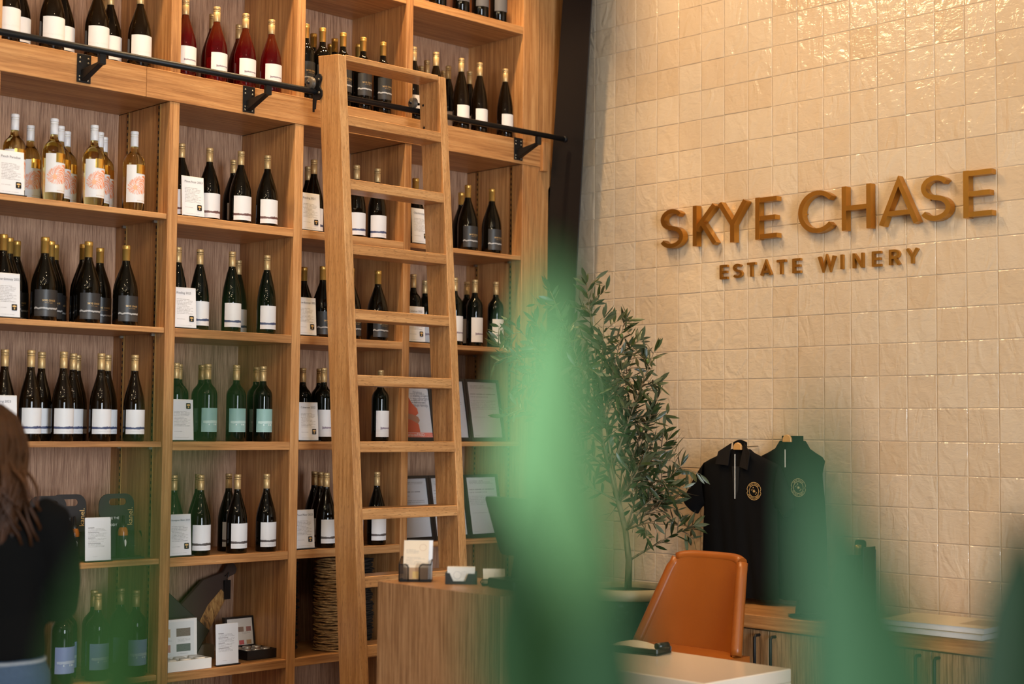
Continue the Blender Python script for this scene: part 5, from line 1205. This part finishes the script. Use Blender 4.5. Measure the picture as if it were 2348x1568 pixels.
# face: nose, ears (front of the head, turned away)
limb(body, [(0, .112, 1.50), (0, .132, 1.475), (0, .112, 1.467)], [.008, .011, .010], 8)
for sd in (1, -1): limb(body, [(sd * .066, .02, 1.50), (sd * .078, .012, 1.485), (sd * .070, .02, 1.462)], [.007, .010, .006], 8)
bo = fused('body', body, M['skin'], per, 0.009, 2)
swm = MB()
loft(swm, [(0, -.002, .955, .152, .112), (0, 0, 1.0, .150, .112), (0, .002, 1.07, .140, .110), (0, -.004, 1.15, .146, .115), (0, -.008, 1.25, .160, .118), (0, -.006, 1.32, .142, .098), (0, .0, 1.352, .082, .070)])
arms(swm, .012)
fused('sweater', swm, M['knit'], per, 0.010, 5)
jm = MB()
loft(jm, [(0, 0, .86, .160, .118), (0, 0, .92, .158, .116), (0, .0, .968, .147, .107)])
for sd in (1, -1): limb(jm, [(sd * .075, 0, .92), (sd * .085, 0, .75), (sd * .086, .01, .48), (sd * .086, -.01, .30), (sd * .086, 0, .07)], [.092, .088, .066, .062, .058])
t = NT('blue_denim'); n = t.noise(t.coord('Object'), 160, 3); M['denim'] = t.P(color=t.mix(n, (0.016, 0.034, 0.066), (0.05, 0.088, 0.145)), rough=0.8)
jo = fused('jeans', jm, M['denim'], per, 0.010, 3)
MB().tube([B_(.152 * math.cos(2 * PI * k / 40), .113 * math.sin(2 * PI * k / 40), .952) for k in range(41)], 0.004, 6, False).obj('waist_seam', plain('denim_thread', (0.28, 0.30, 0.32), 0.8), jo)
t = NT('brown_hair'); n = t.noise(t.mapping(t.coord('Object'), (90, 90, 4)), 1.5, 3, 0.6); n2 = t.noise(t.coord('Object'), 9, 2)
M['hair'] = t.P(color=t.mix(t.m('MULTIPLY', n, n2), (0.012, 0.005, 0.0025), (0.16, 0.055, 0.014)), rough=0.45, spec=0.22)
hm = MB()
loft(hm, [(0, -.03, 1.20, .045, .020), (.005, -.075, 1.24, .085, .030), (0.004, -.090, 1.30, .098, .036), (.002, -.072, 1.37, .102, .055), (0, -.025, 1.42, .098, .090), (0, .005, 1.47, .092, .103), (0, .010, 1.52, .084, .101), (0, .012, 1.56, .064, .080), (0, .014, 1.592, .032, .042), (0, .014, 1.603, .008, .010)])
hr = random.Random(5)
for k in range(150):
    a = hr.uniform(PI * 0.98, PI * 2.02); ra = hr.uniform(.90, 1.04); ph = hr.uniform(0, 6); end = hr.uniform(1.19, 1.30); over = hr.random() < 0.28 and math.cos(a) > 0.2
    pts = []
    for i in range(12):
        s = i / 11; z = 1.60 + (end - 1.60) * s
        wd = interp([(0, .02), (.1, .062), (.25, .086), (.42, .098), (.6, .104), (.8, .098), (1, .075)], s); dp = interp([(0, .02), (.1, .085), (.25, .103), (.42, .096), (.55, .080), (.7, .060), (1, .045)], s); cf = interp([(0, .014), (.3, .005), (.45, -.03), (.6, -.060), (.8, -.085), (1, -.085)], s)
        r = wd * math.cos(a) * ra; f = cf + dp * math.sin(a) * ra
        if over and s > .5: r += (s - .5) * 0.16; z = max(z, 1.60 + (end - 1.60) * s + (s - .5) * .10); f += (s - .5) * .05
        wv = 0.008 * math.sin(s * 11 + ph) * s
        pts.append(B_(r + wv, f + wv * .4, z))
    hm.tube(pts, [0.005 * (1 - 0.55 * (i / 11) ** 2) + .001 for i in range(12)], 5)
hm.obj('hair', M['hair'], per)

# ------------------------------------------------------------------ plant close to the lens
base = ray_pt(1330, 2700, 0.52)
fp = thing('foreground_plant', 'out-of-focus broad-leaved green plant standing close to the lens', 'plant', (base.x, base.y, 0))
FO = Vector((base.x, base.y, 0))
def fleaf(path, d, mat, name='leaf'):
    """path: (px, py, width px); blade with a folded midrib at distance d"""
    mb = MB(); rows = []
    for (px, py, w, dd) in path:
        c = ray_pt(px, py, d + dd) - FO; hw = w / 2 / 3467.23 * (d + dd)
        rows.append([c - CR * hw, c - CR * hw * .5 + CF * .002, c + CF * .005, c + CR * hw * .5 + CF * .002, c + CR * hw])
    v = [p for r in rows for p in r]; f = []
    for j in range(len(rows) - 1):
        for i in range(4): f.append((j*5+i, j*5+i+1, j*5+i+6, j*5+i+5))
    n0 = len(v); v += [p + CF * 0.0012 for p in v]; f += [tuple(n0 + q for q in reversed(ff)) for ff in f]
    mb.add(v, f, sm=True)
    lf = mb.obj(name, mat, fp)
    px, py, w, dd = path[-1]; e = ray_pt(px, py, d + dd) - FO; b_ = Vector((0, 0, base.z))
    MB().tube([e, e.lerp(b_, .5) + Vector((0, 0, .02)), b_], [0.0035, 0.004, 0.004], 8).obj('stalk', mat, lf)
def fmat(name, c):
    t = NT(name); n = t.noise(t.coord('Object'), 30, 2)
    return t.P(color=t.mix(n, c, tuple(x * 1.25 for x in c)), rough=0.6, spec=0.12)
FL1 = fmat('fresh_green_leaf', (0.155, 0.315, 0.125)); FL2 = fmat('deep_green_leaf', (0.012, 0.036, 0.009)); FL3 = fmat('blue_green_leaf', (0.034, 0.085, 0.034)); FL4 = fmat('dark_green_leaf', (0.012, 0.028, 0.010))  # the last green is the darkest
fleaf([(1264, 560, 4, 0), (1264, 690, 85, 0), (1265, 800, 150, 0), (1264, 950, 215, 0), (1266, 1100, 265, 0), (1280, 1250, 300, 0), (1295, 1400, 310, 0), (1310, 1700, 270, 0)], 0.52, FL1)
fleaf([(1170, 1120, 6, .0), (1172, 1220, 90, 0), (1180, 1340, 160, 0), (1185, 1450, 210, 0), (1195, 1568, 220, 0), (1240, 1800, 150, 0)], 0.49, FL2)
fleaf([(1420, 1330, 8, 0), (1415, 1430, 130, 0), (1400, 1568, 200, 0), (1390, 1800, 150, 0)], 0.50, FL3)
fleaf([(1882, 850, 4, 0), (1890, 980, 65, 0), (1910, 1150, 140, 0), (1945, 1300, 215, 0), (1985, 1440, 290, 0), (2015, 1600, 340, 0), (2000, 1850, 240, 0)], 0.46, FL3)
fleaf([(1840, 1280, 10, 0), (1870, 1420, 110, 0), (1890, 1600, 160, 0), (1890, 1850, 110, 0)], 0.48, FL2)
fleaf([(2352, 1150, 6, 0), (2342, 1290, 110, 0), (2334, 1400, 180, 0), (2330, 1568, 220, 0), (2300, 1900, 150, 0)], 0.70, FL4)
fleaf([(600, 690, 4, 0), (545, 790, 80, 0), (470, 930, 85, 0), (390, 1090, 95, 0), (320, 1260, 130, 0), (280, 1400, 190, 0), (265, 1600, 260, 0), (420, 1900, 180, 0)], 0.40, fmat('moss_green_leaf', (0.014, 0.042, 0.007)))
zb = base.z
MB().lathe([(0.001, zb - 0.16), (0.07, zb - 0.16), (0.095, zb - 0.02), (0.098, zb), (0.088, zb), (0.085, zb - .02), (0.001, zb - .02)], 28).obj('pot', plain('grey_pot', (0.25, 0.24, 0.23), 0.6), fp)
pn = thing('plant_stand', 'tall grey stand carrying the plant close to the lens', 'stand', (base.x, base.y, 0))
MB().lathe([(0.11, 0), (0.11, 0.02), (0.02, 0.035), (0.018, zb - 0.20), (0.09, zb - 0.185), (0.09, zb - 0.1605), (0.001, zb - 0.1605)], 24).obj('stand_post', M['black'], pn)

# ------------------------------------------------------------------ bulb chandelier above the room (its bulbs mirror in the bottles)
cd = thing('bulb_chandelier', 'hanging cluster of small bare warm bulbs below the ceiling', 'lamp', (-4.6, -3.4, 0))
eb = NT('bulb_glow'); M['bulb'] = eb.P(color=(0.9, 0.7, 0.4), rough=0.4, emit=(1.0, 0.78, 0.48), estr=390.0)
bb = MB(); wr = MB(); rb_ = random.Random(3)
nb = 0
while nb < 20:
    bx, by, bz = rb_.uniform(-2.4, 1.9), rb_.uniform(-2.6, 1.7), rb_.uniform(3.0, 4.2)
    d_ = Vector((-4.6 + bx, -3.4 + by, bz)) - CLOC
    if math.atan2(d_.z, math.hypot(d_.x, d_.y)) < math.radians(24): continue
    nb += 1
    bb.lathe([(0.001, -.028), (.019, -.021), (.028, 0), (.019, .021), (.006, .030)], 8, bx, by, bz); wr.tube([(bx, by, bz + .030), (bx, by, 4.6)], 0.002, 4)
o = bb.obj('bulbs', M['bulb'], cd); o['kind'] = 'stuff'
o = wr.obj('cords', M['black'], cd); o['kind'] = 'stuff'
